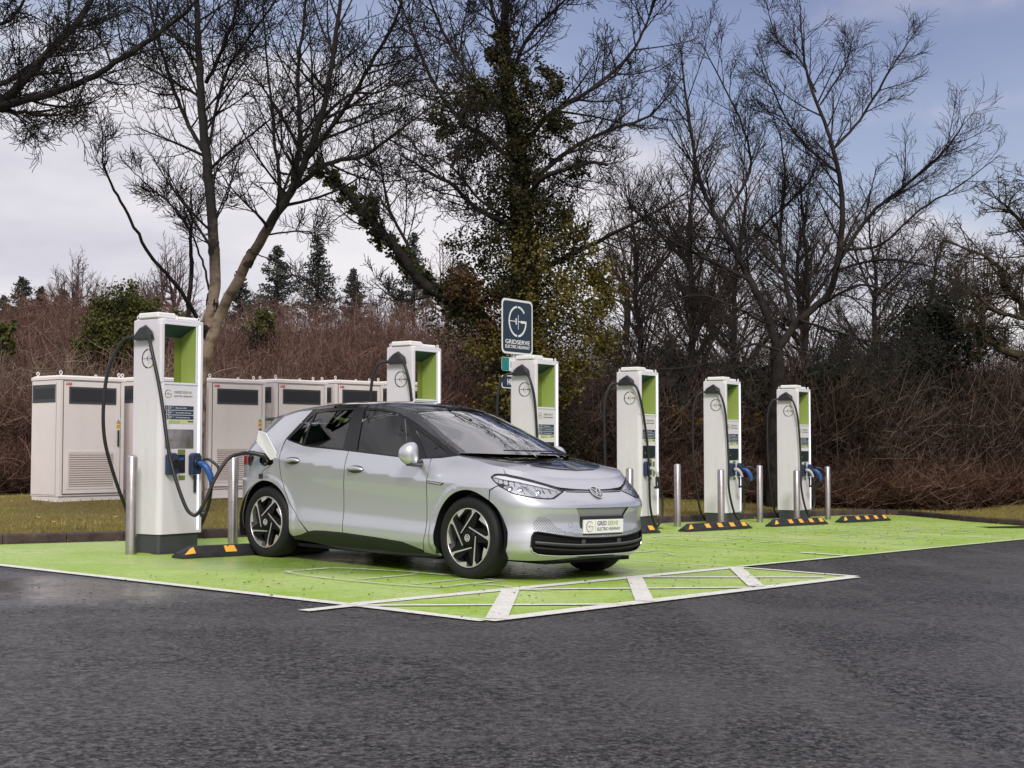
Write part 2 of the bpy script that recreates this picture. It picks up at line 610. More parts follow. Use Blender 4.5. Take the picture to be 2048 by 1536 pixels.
def lines_mesh(name, segs, m, off=.008):
    mb = MB()
    lv = off
    for (a, b, w) in segs:
        a, b = Vector((*a, 0)), Vector((*b, 0))
        d = (b - a).normalized()
        nx = Vector((-d.y, d.x, 0)) * w / 2
        k = max(2, int((b - a).length / .5))
        V = []
        for i in range(k + 1):
            q = a + (b - a) * i / k
            for s in (-1, 1):
                j = (R_.random() - .5) * .006
                e = q + nx * 1.15 * s + nx.normalized() * j
                V.append((e.x, e.y, G(e.x, e.y) + lv))
        mb.add(V, [[2 * i, 2 * i + 1, 2 * i + 3, 2 * i + 2][::-1] for i in range(k)])
        lv += .0006
    o = mb.build(name, m)
    o['kind'] = 'structure'
    return o


segs = [((-6.4, 13.58), (-1.1, 9.55), .10), ((-1.1, 9.55), (-.17, 8.80), .10), ((-1.36, 9.12), (-1.08, 9.50), .09),
        ((-1.1, 9.55), (2.19, 13.60), .11), ((-.16, 8.80), (3.12, 12.76), .12), ((2.19, 13.6), (3.16, 12.80), .085),
        ((-1.05, 9.48), (.86, 9.95), .07), ((.05, 10.86), (1.98, 11.46), .07), ((1.05, 12.18), (2.80, 12.61), .07),
        ((-.01, 10.85), (-.10, 8.86), .12), ((1.07, 12.20), (.965, 10.15), .12), ((2.16, 13.50), (2.02, 11.55), .12),
        ((3.3, 15.93), (3.77, 15.55), .08),
        ((2.19, 13.6), (3.77, 15.55), .05), ((3.77, 15.55), (7.3, 19.93), .03)]
lines_mesh('bay_markings', segs, M_WHITE)
M_WORNL = ground_material('worn_line_paint', 'worn')
lines_mesh('worn_bay_lines', [((-.6, 15.25), (2.186, 13.605), .065), ((1.5, 17.3), (3.3, 15.93), .065), ((2.2, 19.69), (5.52, 17.79), .065), ((3.85, 21.75), (7.2, 19.95), .065), ((5.45, 23.35), (8.5, 21.8), .065)], M_WORNL)


# worn car-and-plug symbols painted in the bays
def bay_symbol(cx, cy, s=1.0):
    mb = MB()
    ux, uy = Vector((.5756, .8178, 0)), Vector((-.8178, .5756, 0))

    def stroke(pts, w=.06):
        P = [Vector((cx, cy, 0)) + ux * (a * s) + uy * (b * s) for a, b in pts]
        for i in range(len(P) - 1):
            d = (P[i + 1] - P[i]).normalized()
            n = Vector((-d.y, d.x, 0)) * w / 2
            q = [P[i] - n, P[i] + n, P[i + 1] + n, P[i + 1] - n]
            mb.add([(e.x, e.y, G(e.x, e.y) + .0125 + .0003 * i) for e in q], [[0, 1, 2, 3]])
    body = [(-.45, -.5), (.45, -.5), (.52, -.1), (.50, .55), (.40, 1.05), (.28, 1.25), (-.28, 1.25), (-.40, 1.05), (-.50, .55), (-.52, -.1), (-.45, -.5)]
    stroke(body)
    stroke([(-.38, .35), (.38, .35)])
    stroke([(-.34, -.2), (.34, -.2)])
    stroke([(0, -.5), (.1, -.8), (-.15, -1.0), (.05, -1.25)])
    o = mb.build('bay_symbol', M_WORN)
    o['kind'] = 'structure'


for c in [(1.0, 15.75), (3.05, 17.95), (5.1, 19.9), (6.6, 21.8), (-.75, 11.5)]:
    bay_symbol(*c)


# kerb: a real step with joints between the stones
def resample(P, st):
    out = []
    for i in range(len(P) - 1):
        a, b = Vector((*P[i], 0)), Vector((*P[i + 1], 0))
        k = max(1, round((b - a).length / st))
        out += [a + (b - a) * j / k for j in range(k)]
    out.append(Vector((*P[-1], 0)))
    return out


KP = resample([(q.x, q.y) for q in smooth_path([(x, y, 0) for x, y in KERB], 6)], .3)


def knorm(i):
    t = (KP[min(i + 1, len(KP) - 1)] - KP[max(i - 1, 0)]).normalized()
    return Vector((-t.y, t.x, 0))


M_KERB = mat('kerb_concrete', (.045, .030, .026), .9, noise=(6, (.12, .085, .072), .35, .7), bump=(25, .6, .01))
M_KERBP = mat('pale_kerb_concrete', (.22, .19, .17), .9, noise=(6, (.34, .30, .27), .35, .7), bump=(25, .6, .01))
mb = MB()
step = 3
i = 0
while i + step < len(KP):
    prof = [(0, -.05), (0, .085), (.012, .10), (.125, .10), (.125, -.05)]
    V = []
    for jj, ii in ((.006, i), (-.006, i + step)):
        q = KP[ii] + (KP[i + step] - KP[i]).normalized() * jj
        nn = knorm(ii)
        for d, h in prof:
            e = q + nn * d
            V.append((e.x, e.y, G(e.x, e.y) + h + R_.uniform(-.002, .002)))
    n = len(prof)
    mb.add(V, [[k, k + 1, k + 1 + n, k + n] for k in range(n - 1)] + [list(range(n))[::-1], [k + n for k in range(n)]], 1 if KP[i].x > 8.6 and KP[i].y < 25 else 0)
    i += step
ko = mb.build('kerb', [M_KERB, M_KERBP])
ko['kind'] = 'structure'


def sst(t):
    t = min(1, max(0, t))
    return t * t * (3 - 2 * t)


def lawn_z(x, y, d, base):
    z = base + (.27 - base) * sst(d / 6.5)
    und = .05 * math.sin(x * .8 + 1) * math.sin(y * .6) * sst(d / 2)
    hill = 4.2 * sst((d - 12) / 26)
    return z + und + hill


DS = [.118, .3, .6, 1, 1.5, 2, 2.7, 3.5, 4.5, 5.5, 6.6, 8, 10, 12, 15, 18, 21, 25, 30, 36, 45, 70, 120, 400]
V, Fq, mi = [], [], []
KI = list(range(0, len(KP), 2))
for i in KI:
    nn = knorm(i)
    b = G(KP[i].x, KP[i].y) + .085
    for d in DS:
        q = KP[i] + nn * d
        V.append((q.x, q.y, lawn_z(q.x, q.y, d, b)))
K = len(DS)
for a in range(len(KI) - 1):
    for k in range(K - 1):
        Fq.append([a * K + k, (a + 1) * K + k, (a + 1) * K + k + 1, a * K + k + 1][::-1])
        mi.append(1 if DS[k] >= 10 else 0)
lo = mesh_np('lawn', V, Fq, [M_LAWN, M_HILL], smooth=True, midx=mi)
lo['kind'] = 'structure'


def kerb_d(x, y):
    p = Vector((x, y, 0))
    best = min(range(len(KP)), key=lambda i: (KP[i] - p).length_squared)
    return (p - KP[best]).dot(knorm(best)), G(KP[best].x, KP[best].y) + .085


def lawn_at(x, y):
    d, b = kerb_d(x, y)
    return lawn_z(x, y, max(d, .12), b)


# short grass blades where the lawn is near enough to show them
M_BLADE = mat('grass_blades', (.16, .15, .03), .8, spec=.15, noise=(.9, (.36, .27, .09), .4, .6))
rng_ = np.random.default_rng(3)
V, Fq = [], []
for _ in range(42000):
    i = rng_.integers(1, len(KP) - 2)
    d = .12 + 9.5 * rng_.random() ** 1.5
    q = KP[i].lerp(KP[i + 1], rng_.random()) + knorm(i) * d
    if q.x > 12 or q.x < -12:
        continue
    b = G(KP[i].x, KP[i].y) + .085
    z = lawn_z(q.x, q.y, d, b)
    h = rng_.uniform(.02, .055)
    a = rng_.random() * 6.28
    w = .006 + .004 * rng_.random()
    ca, sa = math.cos(a) * w, math.sin(a) * w
    lx, ly = rng_.normal(0, .015, 2)
    n0 = len(V)
    V += [(q.x - ca, q.y - sa, z - .01), (q.x + ca, q.y + sa, z - .01), (q.x + lx, q.y + ly, z + h)]
    Fq.append([n0, n0 + 1, n0 + 2])
go = mesh_np('grass', V, Fq, M_BLADE)
tag(go, 'short dull green and straw coloured grass on the lawn beyond the kerb', 'grass', kind='stuff')

# grit, leaf scraps and twigs lying on the green paint
M_GRIT = mat('dark_grit', (.03, .028, .022), .9)
M_LEAF = mat('fallen_leaf', (.50, .30, .05), .7, noise=(3, (.16, .09, .03), .4, .6))
V, Fq, mi = [], [], []
for k in range(1500):
    if k < 1350:
        a, b = rng_.random(), rng_.random()
        x = -5.5 + 13 * a
        y = 9 + x * .95 + 9.5 * b * (1 if x > -2 else .7) - (1.5 if x < 0 else 0)
        s = rng_.uniform(.005, .016)
        m_ = 0
    else:
        i = rng_.integers(3, len(KP) - 12)
        q = KP[i] + knorm(i) * (-.3 * rng_.random() ** 2 - .02)
        x, y = q.x, q.y
        s = rng_.uniform(.01, .03)
        m_ = int(rng_.random() < .4)
    d, _b = kerb_d(x, y)
    if d > 0 or (m_ == 0 and (x + .15) * .77 + (y - 8.8) * -.64 > 0):
        continue
    z = G(x, y) + .010
    n0 = len(V)
    for j in range(5):
        w = j * 1.257 + rng_.random() * .5
        r = s * rng_.uniform(.5, 1.2)
        V.append((x + math.cos(w) * r, y + math.sin(w) * r, z + rng_.random() * s * .5))
    V.append((x, y, z + s * .7))
    for j in range(5):
        Fq.append([n0 + j, n0 + (j + 1) % 5, n0 + 5])
        mi.append(m_)
o = mesh_np('ground_litter', V, Fq, [M_GRIT, M_LEAF], midx=mi)
tag(o, 'dark grit and leaf scraps scattered over the green paint', 'litter', kind='stuff')
M_YL = mat('yellow_leaf', (.42, .27, .06), .7)
for (u, v, D, lab) in [(307, 1058, 0, 'small curled yellow leaf on the grass behind the nearest bollard'), (228, 1027, 0, 'yellow leaf on the grass just left of the nearest bollard'), (75, 1036, 0, 'pale yellow leaf on the grass below the first cabinet')]:
    t = 17.2 if v > 1050 else 18.2
    q = at(u if v < 1050 else 105, v, t)
    z = lawn_at(q.x, q.y) + .03
    mb = MB()
    mb.add([(-.05, 0, 0), (-.02, .03, .02), (.03, .035, .0), (.06, 0, .025), (.03, -.03, .0), (-.02, -.03, .02)], [[0, 1, 2, 3], [0, 3, 4, 5]])
    o = mb.build('fallen_leaf', M_YL)
    o.location = (q.x, q.y, z)
    lab = {307: 'curled yellow leaf on the grass below the first pale cabinet', 228: 'yellow leaf on the grass just left of the nearest bollard', 75: 'pale yellow leaf on the grass at the left corner of the first cabinet'}[u]
    tag(o, lab, 'leaf', 'yellow leaves on the lawn')

# drain grate at the far right kerb
mb = MB()
gx0, gy0 = 8.35, 23.6
for k in range(9):
    mb.box(-.42 + k * .1, -.36 + k * .1, -.16, .16, 0, .012)
mb.box(-.46, .46, -.19, -.16, 0, .014)
mb.box(-.46, .46, .16, .19, 0, .014)
o = mb.build('drain_grate', mat('cast_iron', (.03, .03, .03), .6, .6))
o.location = (gx0, gy0, G(gx0, gy0) + .0045)
o.rotation_euler = (0, 0, math.radians(15))
tag(o, 'black slotted drain grate in the green paint by the far right kerb', 'drain')

# ------------------------------------------------------------------ street furniture
ROW = math.atan2(.8178, .5756)                        # heading of the row of chargers
RV, NV = Vector((.5756, .8178, 0)), Vector((.8178, -.5756, 0))
M_STEEL = mat('brushed_steel', (.50, .46, .45), .34, 1.0, noise=(5, (.30, .27, .25), .45, .75), bump=(60, .08, .002))
M_STEELT = mat('steel_cap', (.62, .60, .60), .25, 1.0)
M_RUB = mat('black_rubber', (.018, .018, .022), .55, noise=(8, (.045, .043, .046), .5, .75), bump=(40, .3, .003))
M_YEL = mat('yellow_reflector', (.85, .42, .05), .45, noise=(10, (.70, .34, .05), .5, .8))
M_WHITEP = mat('white_powder_coat', (.70, .67, .72), .35, noise=(2.2, (.64, .61, .65), .45, .8))
M_WHITEB = mat('white_cap_plastic', (.82, .81, .80), .4)
M_PLINTH = mat('dark_grey_plinth', (.052, .054, .062), .6)
M_NAVY = mat('navy_vinyl', (.017, .040, .075), .4)
M_TEAL = mat('teal_panel', (.012, .045, .052), .5)
M_LIME = mat('lime_panel', (.28, .37, .085), .5)
M_LIMED = mat('olive_lime', (.15, .20, .03), .5)
M_BLK = mat('black_plastic', (.014, .014, .016), .38)
M_CABLE = mat('black_cable', (.009, .009, .010), .45)
M_BLUE = mat('blue_plastic', (.018, .085, .30), .4)
M_DBLUE = mat('dark_blue_plastic', (.018, .035, .085), .4)
M_LED = mat('white_light_strip', (.8, .85, 1), .4, emit=((.70, .82, 1.0), .75))
M_SCREEN = mat('dark_screen', (.02, .035, .04), .08, spec=.8)
M_SCREENS = mat('steel_reader_panel', (.36, .33, .33), .3, .7, noise=(7, (.2, .18, .18), .4, .7))
M_TXT = mat('white_lettering', (.78, .78, .78), .5)
M_TXTD = mat('dark_lettering', (.03, .035, .045), .5)
M_RED = mat('red_lettering', (.55, .02, .03), .5)
M_GREYP = mat('pale_grey_plastic', (.42, .42, .45), .4)

bm = MB()
bm.lathe([(.054, 0), (.054, .955), (.050, .962)], 32)
boll = bm.build('bollard', M_STEEL)
bm = MB()
bm.lathe([(.050, .962), (.046, .972), (.03, .980), (.0, .984)], 32)
bm.build('cap', M_STEELT, boll)
bm = MB()
bm.lathe([(.075, -.02), (.075, .004), (.056, .008)], 24)
bm.build('ground_collar', M_PLINTH, boll)
BOL = [(-3.715, 13.62, 'stainless steel bollard standing left of the nearest charger'), (-3.07, 15.35, 'stainless steel bollard between the nearest charger and the rear wheel of the car'),
       (1.69, 20.02, 'stainless steel bollard half hidden behind the car bonnet, before the charger with one thick cable'),
       (2.55, 21.5, 'stainless steel bollard alone on the right of the charger beside the car bonnet'), (3.276, 21.85, 'stainless steel bollard in front of the second charger from the right'),
       (4.19, 23.6, 'stainless steel bollard just right of the second charger from the right'), (4.87, 23.85, 'stainless steel bollard in front of the charger farthest to the right'), (5.75, 25.4, 'rightmost stainless steel bollard, right of the last charger')]
for i, (x, y, lab) in enumerate(BOL):
    o = boll if i == 0 else copy_tree(boll)
    o.location = (x, y, G(x, y) - .01)
    o.rotation_euler = (0, 0, i * .8)
    o.scale = (1.0, 1.0, .93 if i in (2, 4, 6) else 1.0)
    tag(o, lab, 'bollard', 'steel bollards guarding the chargers')


# wheel stops: wedge-sectioned rubber with reflectors let into the face
def wheel_stop():
    root = empty('wheel_stop')
    L = 1.65
    mb = MB()
    sec = [(-.075, 0), (-.070, .035), (-.030, .098), (.030, .098), (.070, .035), (.075, 0)]
    xs = [(-L / 2, .42), (-L / 2 + .02, .50), (-L / 2 + .14, 1), (L / 2 - .14, 1), (L / 2 - .02, .5), (L / 2, .42)]
    V = []
    for x, k in xs:
        for y, z in sec:
            V.append((x, y, z * (k if z > .03 else 1) if z < .05 else z * k))
    n = len(sec)
    Fc = [[a * n + j, (a + 1) * n + j, (a + 1) * n + j + 1, a * n + j + 1] for a in range(len(xs) - 1) for j in range(n - 1)]
    Fc += [list(range(n)), [i + (len(xs) - 1) * n for i in range(n)][::-1]]
    mb.add(V, Fc)
    for k in range(6):                                # moulded ribs
        x = -L / 2 + .28 + k * .218
        mb.add([(x - .008, -.0735, .036), (x + .008, -.0735, .036), (x + .008, -.032, .1005), (x - .008, -.032, .1005), (x + .008, .032, .1005), (x - .008, .032, .1005)], [[0, 1, 2, 3], [3, 2, 4, 5]])
    mb.build('stop_body', M_RUB, root)
    for k in range(5):
        x = -L / 2 + .20 + k * .312
        m2 = MB()
        w = .062
        if k == 0:
            x = -L / 2 + .085
            w = .05
            m2.add([(-L / 2 + .022, -.071, .030), (x + w, -.0745, .040), (x + w, -.038, .0925), (x + w * .35, -.036, .078)], [[0, 1, 2, 3]])
        else:
            for sy in (-1, 1):
                q = [(x - w, sy * .0735, .040), (x + w, sy * .0735, .040), (x + w - .006, sy * .036, .0935), (x - w + .006, sy * .036, .0935)]
                m2.add(q, [[0, 1, 2, 3] if sy < 0 else [3, 2, 1, 0]])
        m2.build('reflector', M_YEL, root)
    return root


ws = wheel_stop()
STOPS = [((-3.235, 13.12), (-1.9, 14.72), 'black rubber wheel stop with yellow patches against the rear wheels of the car'),
         ((.93, 18.35), (2.02, 19.6), 'wheel stop with yellow patches, mostly hidden behind the nose of the car'),
         ((2.45, 20.0), (3.62, 21.45), 'wheel stop with yellow patches in front of the second charger from the right'),
         ((4.08, 22.1), (5.25, 23.5), 'wheel stop with yellow patches in front of the last charger'),
         ((5.65, 24.1), (6.85, 25.5), 'farthest wheel stop with yellow patches, alone at the right by the kerb')]
for i, (a, b, lab) in enumerate(STOPS):
    o = ws if i == 0 else copy_tree(ws)
    a, b = Vector((*a, 0)), Vector((*b, 0))
    m = (a + b) / 2
    d = b - a
    o.location = (m.x, m.y, G(m.x, m.y) + .008)
    o.rotation_euler = (0, math.atan(-(G(b.x, b.y) - G(a.x, a.y)) / d.length), math.atan2(d.y, d.x))
    o.scale = (d.length / 1.65 if i else 1.13, 1.15, 1.1)
    tag(o, lab, 'wheel stop', 'wheel stops at the head of the bays')


# ------------------------------------------------------------------ charger
# local axes: x along the row, y away from the bays, z up; front face at y=-.20, logo side at x=-.28
W2, D2 = .28, .20
ZB_, ZT = .20, 2.33


def outline(x0, x1, y0, y1, r0, r1, n=5):
    """plan with rounded front corners"""
    P = [(x1, y1 - .0), (x0, y1)]
    for k in range(n + 1):
        w = math.pi + k / n * math.pi / 2
        P.append((x0 + r0 + r0 * math.cos(w), y0 + r0 + r0 * math.sin(w)))
    for k in range(n + 1):
        w = 1.5 * math.pi + k / n * math.pi / 2
        P.append((x1 - r1 + r1 * math.cos(w), y0 + r1 + r1 * math.sin(w)))
    return P


def extrude(mb, P, z0, z1, mi=0, top=0.0):
    n = len(P)
    cx = sum(a for a, b in P) / n
    cy = sum(b for a, b in P) / n
    V = [(a, b, z0) for a, b in P] + [(a, b, z1 - top) for a, b in P]
    Fc = [[i, (i + 1) % n, (i + 1) % n + n, i + n] for i in range(n)]
    mb.add(V, Fc, mi, False)
    if top:
        V2 = [(a, b, z1 - top) for a, b in P] + [(a + (cx - a) * top / .28, b + (cy - b) * top / .2, z1) for a, b in P]
        mb.add(V2, Fc + [[i + n for i in range(n)]], mi)
    else:
        mb.add([(a, b, z1) for a, b in P], [list(range(n))], mi)
    mb.add([(a, b, z0) for a, b in P], [list(range(n))[::-1]], mi)


def make_charger(guns):
    root = empty('charging_post')
    mb = MB()
    zo, zs = 2.275, 1.70                              # portal top and sill
    extrude(mb, outline(-W2, W2, -D2, D2, .055, .02), ZB_, zs)
    extrude(mb, outline(-W2, -.232, -D2, D2, .022, .003), zs, zo)          # left cheek
    extrude(mb, outline(.185, W2, -D2, .035, .003, .02), zs, zo)             # right cheek
    extrude(mb, outline(-W2, W2, -D2, D2, .055, .02), zo, ZT, top=.012)
    body = mb.build('housing', M_WHITEP, root)
    # portal lining
    mb = MB()
    x0, x1 = -.2305, .1835
    V = [(x, yy, zz) for x in (x0, x1) for yy, zz in ((-.199, zo - .001), (.196, zo - .001), (.196, zo - .10), (.02, zo - .105))]
    mb.add(V, [[3, 2, 1, 0], [4, 5, 6, 7], [0, 1, 5, 4], [1, 2, 6, 5], [2, 3, 7, 6], [3, 0, 4, 7]])
    mb.build('portal_ceiling', M_TEAL, root)
    mb = MB()
    mb.add([(x, yy, zz) for x in (.172, .184) for yy, zz in ((-.198, zs + .003), (.030, zs + .003), (.030, zo - .108), (-.198, zo - .003))], [[3, 2, 1, 0], [4, 5, 6, 7], [0, 1, 5, 4], [1, 2, 6, 5], [2, 3, 7, 6], [3, 0, 4, 7]])
    mb.build('portal_lining', M_LIME, root)
    mb = MB()
    mb.box(.085, .171, .015, .024, zs + .003, zo - .109)
    mb.build('portal_fin', M_LIMED, root)
    mb = MB()                                          # raised frame round the portal
    mb.box(-.235, .205, -.208, -.2005, zs - .022, zs - .002, bev=.003)
    mb.box(-.235, .205, -.208, -.2005, zo - .002, zo + .022, bev=.003)
    mb.box(.170, .203, -.207, -.2005, zs - .001, zo - .003, bev=.003)
    mb.build('portal_frame', mat('pale_blue_frame', (.70, .71, .80), .4), root)
    mb = MB()
    mb.box(.210, .228, -.2085, -.2005, .225, zo + .012, bev=.003)
    mb.build('light_strip', M_LED, root)
    # plinth
    mb = MB()
    extrude(mb, outline(-W2 + .015, W2 - .03, -D2 + .02, D2 - .02, .03, .02), .012, ZB_ - .001)
    mb.box(-W2 - .03, W2 + .05, -D2 - .03, D2 + .02, -.03, .011)
    mb.build('plinth', M_PLINTH, root)
    # roof boxes and lifting eyes
    mb = MB()
    mb.box(-W2 - .012, -.06, -.17, .13, ZT + .004, ZT + .062, bev=.012)
    mb.build('roof_box', M_WHITEB, root)
    mb = MB()
    mb.box(-.02, W2 - .005, -.12, .16, ZT + .002, ZT + .042, bev=.014)
    mb.build('roof_box', M_WHITEB, root)
    for x, y in ((-.05, -.16), (.24, -.165), (.24, .17), (-.25, .17)):
        mb = MB()
        pts = [(x + .016 * math.cos(w), y, ZT + .022 + .018 * math.sin(w)) for w in [k * math.pi / 6 for k in range(13)]]
        mb.tube(pts, .0055, 6)
        mb.tube([(x, y, ZT - .004), (x, y, ZT + .008)], .010, 8)
        mb.build('lifting_eye', M_WHITEB, root)
    mb = MB()
    mb.lathe([(.022, 0), (.022, .03), (.012, .04), (0, .04)], 14, o=(-.03, -.08, ZT))
    mb.build('antenna', M_PLINTH, root)
    # instructions and screen
    X = (1, 0, 0)
    Z = (0, 0, 1)
    y = -.2006
    mb = MB()
    emblem(mb, (-.178, y, 1.585), X, Z, .042, 0, 1, .0012)
    text_into(mb, "GRID", (-.105, y, 1.592), X, Z, .036, 0, 1.25, .0012)
    text_into(mb, "SERVE", (.005, y, 1.592), X, Z, .036, 1, 1.25, .0012)
    text_into(mb, "ELECTRIC HIGHWAY", (-.105, y, 1.556), X, Z, .026, 0, .98, .0012)
    mb.build('lettering', [M_TXTD, M_LIMED], root)
    for k, (n_, tx) in enumerate((('1', 'Plug in your vehicle'), ('2', 'Tap contactless card to pay'), ('3', 'To disconnect press stop'))):
        z0 = 1.428 - k * .0475
        mb = MB()
        mb.box(-.218, -.178, y - .0015, y, z0, z0 + .041)
        mb.box(-.172, .150, y - .0015, y, z0, z0 + .041)
        pl = mb.build('instruction_plate', M_NAVY, root)
        mb = MB()
        text_into(mb, n_, (-.207, y - .0016, z0 + .008), X, Z, .034, 0, 1, .0008, bold=.0006)
        text_into(mb, tx, (-.085, y - .0016, z0 + .014), X, Z, .019, 0, .95, .0008)
        mb.box(-.160, -.153, y - .0026, y - .0016, z0 + .008, z0 + .033)
        cxx = -.125
        mb.tube([(cxx - .018, y - .003, z0 + .012), (cxx - .016, y - .003, z0 + .024), (cxx - .008, y - .003, z0 + .030), (cxx + .006, y - .003, z0 + .030), (cxx + .016, y - .003, z0 + .022), (cxx + .018, y - .003, z0 + .012)], .0012, 4)
        mb.build('instruction_text', M_TXT, pl)
    mb = MB()
    mb.box(-.172, .150, y - .0015, y, 1.290, 1.326)
    inf = mb.build('price_plate', mat('pale_lime_vinyl', (.50, .56, .22), .5), root)
    mb = MB()
    for k in range(2):
        text_into(mb, 'minimum charge   per kWh', (-.165, y - .0016, 1.312 - k * .017), X, Z, .012, 0, 1, .0006)
    mb.box(.075, .145, y - .0028, y - .0016, 1.308, 1.320)
    mb.build('price_text', M_TXTD, inf)
    mb = MB()
    mb.box(-.218, .152, y - .004, y, 1.045, 1.235, bev=.0018)
    sc = mb.build('screen', M_SCREEN if guns != 'near' else M_SCREENS, root)
    mb = MB()
    mb.box(-.16, -.13, y - .0048, y - .0042, 1.115, 1.14)
    mb.box(.09, .14, y - .0048, y - .0042, 1.058, 1.068)
    mb.build('screen_symbol', M_LIMED, sc)
    # holsters
    hol = []
    for k, x in enumerate((-.215, .085)):
        if guns == 'one' and k == 1:
            mb = MB()
            mb.box(.07, .135, y - .0015, y, .90, 1.0)
            mb.box(.07, .135, y - .0015, y, .78, .86)
            mb.build('info_sticker', M_LIMED, root)
            continue
        mb = MB()
        P = [(-.0, .0), (.115, .0), (.130, .03), (.130, .18), (.105, .215), (.03, .215), (0, .19)]
        mb.prism(P, (x, y, .785), X, Z, .062, 0)
        hb = mb.build('holster', M_DBLUE, root, bevel=.012)
        mb = MB()
        mb.lathe([(.030, -.0), (.050, -.0), (.050, .022), (.030, .022)], 20, 'y', (x + .066, y - .085, .90))
        mb.lathe([(.0, .014), (.030, .012)], 20, 'y', (x + .066, y - .085, .90))
        mb.build('socket_ring', M_BLK, hb)
    mb = MB()
    mb.box(-.05, .045, y - .003, y, .80, .985)
    pn = mb.build('socket_panel', M_BLK, root)
    mb = MB()
    mb.box(-.05, .045, y - .003, y, .99, 1.035)
    mb.box(-.035, .045, y - .003, y, .73, .775)
    mb.build('hazard_sticker', M_LIMED, root)
    mb = MB()
    mb.box(-.03, .025, y - .0045, y - .003, .93, .955)
    mb.build('panel_mark', M_BLUE, pn)
    mb = MB()
    mb.box(.150, .186, y - .022, y, .60, .775, bev=.01)
    mb.build('door_handle', M_BLK, root)
    # logo side: emblem and perforated bands
    SX, SO = (0, -1, 0), -W2 - .0005
    mb = MB()
    emblem(mb, (SO, -.02, 1.935), SX, Z, .098, 0, 1, .0015)
    mb.build('side_emblem', [M_TXTD, M_LIMED], root)
    mperf = mat('perforated_band', (.66, .65, .66), .5)
    if 'perf' not in MATS:
        MATS['perf'] = mperf
        nt = mperf.node_tree
        t = nt.nodes.new('ShaderNodeTexCoord')
        vv = nt.nodes.new('ShaderNodeTexVoronoi')
        vv.inputs['Scale'].default_value = 95
        vv.inputs['Randomness'].default_value = 0
        r = nt.nodes.new('ShaderNodeMapRange')
        r.inputs['From Min'].default_value = .28
        r.inputs['From Max'].default_value = .36
        mx_ = nt.nodes.new('ShaderNodeMix')
        mx_.data_type = 'RGBA'
        mx_.inputs[6].default_value = (.40, .40, .42, 1)
        mx_.inputs[7].default_value = (.76, .74, .76, 1)
        nt.links.new(t.outputs['Object'], vv.inputs['Vector'])
        nt.links.new(vv.outputs['Distance'], r.inputs['Value'])
        nt.links.new(r.outputs[0], mx_.inputs[0])
        nt.links.new(mx_.outputs[2], nt.nodes['Principled BSDF'].inputs['Base Color'])
    for yy in (.062, -.085):
        mb = MB()
        P = [(-.042, .35), (.042, .35), (.042, 1.49), (.030, 1.52), (-.030, 1.52), (-.042, 1.49)]
        mb.prism([(a - yy, b) for a, b in P], (SO, 0, 0), SX, Z, .0015, 0)
        mb.build('vent_band', mperf, root)
    mb = MB()                                          # cable hood high on the side
    V = [(-W2, .03, 2.275), (-W2, .02, 2.275), (-W2 - .02, -.10, 2.20), (-W2 - .02, .15, 2.20), (-W2 - .075, -.10, 2.13), (-W2 - .075, .15, 2.13), (-W2, -.11, 2.12), (-W2, .16, 2.12), (-W2 - .05, -.02, 2.24), (-W2 - .05, .06, 2.24)]
    mb.add(V, [[0, 9, 8, 1], [1, 8, 2], [0, 3, 9], [8, 9, 5, 4], [2, 8, 4], [3, 5, 9], [2, 4, 6], [3, 7, 5], [4, 5, 7, 6], [1, 2, 6], [0, 7, 3]])
    hood = mb.build('cable_hood', M_BLK, root, bevel=.008)

    def cable(path, name='charging_cable', r=.0175, taper=True):
        mb = MB()
        mb.tube(smooth_path(path, 8), r, 10)
        return mb.build(name, M_CABLE, root)

    def gun(o, kind):
        """o: where the gun meets its holster"""
        x, yy, z = o
        mb = MB()
        if kind == 'blue':
            mb.tube([(x, yy, z), (x + .01, yy - .05, z - .01), (x + .03, yy - .09, z - .05), (x + .05, yy - .12, z - .13), (x + .055, yy - .125, z - .19)], [.024, .034, .037, .034, .022], 10)
            g = mb.build('connector', M_BLUE, root)
            mb = MB()
            mb.tube(smooth_path([(x + .005, yy - .06, z + .035), (x + .04, yy - .12, z + .03), (x + .085, yy - .19, z - .04), (x + .085, yy - .19, z - .11), (x + .060, yy - .14, z - .17)], 5), .014, 8)
            mb.build('grip', M_BLK, g)
        else:
            mb.tube(smooth_path([(x, yy, z), (x + .005, yy - .05, z - .005), (x + .02, yy - .09, z - .045), (x + .035, yy - .115, z - .12)], 4), [.030, .030, .030, .029, .028, .027, .026, .025, .024, .023, .022, .022, .022], 10)
            g = mb.build('connector', M_GREYP, root)
            mb = MB()
            mb.tube(smooth_path([(x + .035, yy - .115, z - .12), (x + .045, yy - .125, z - .20), (x + .05, yy - .12, z - .27)], 4), .022, 8)
            mb.build('grip', M_BLK, g)

    h0 = (-W2 - .06, .14, 2.155)
    h1 = (-W2 - .06, -.09, 2.155)
    if guns == 'both':
        cable([h0, (-W2 - .13, .24, 2.10), (-W2 - .17, .30, 1.85), (-W2 - .17, .31, 1.3), (-W2 - .13, .30, .8), (-W2 + .02, .30, .30), (-.08, .30, .08), (.18, .28, .06), (.30, .16, .12), (.335, -.02, .30), (.31, -.22, .50), (.24, -.34, .68), (.205, -.41, .72)])
        cable([h1, (-W2 - .09, -.17, 2.05), (-W2 - .07, -.225, 1.80), (-W2 - .05, -.25, 1.35), (-W2 - .06, -.27, .95), (-W2 - .08, -.28, .60), (-W2 + .03, -.30, .26), (-.10, -.31, .10), (.06, -.31, .16), (.13, -.32, .40), (.04, -.33, .60), (-.10, -.335, .62)])
        gun((-.149, -.28, .90), 'grey')
        gun((.151, -.28, .90), 'blue')
    elif guns == 'one':
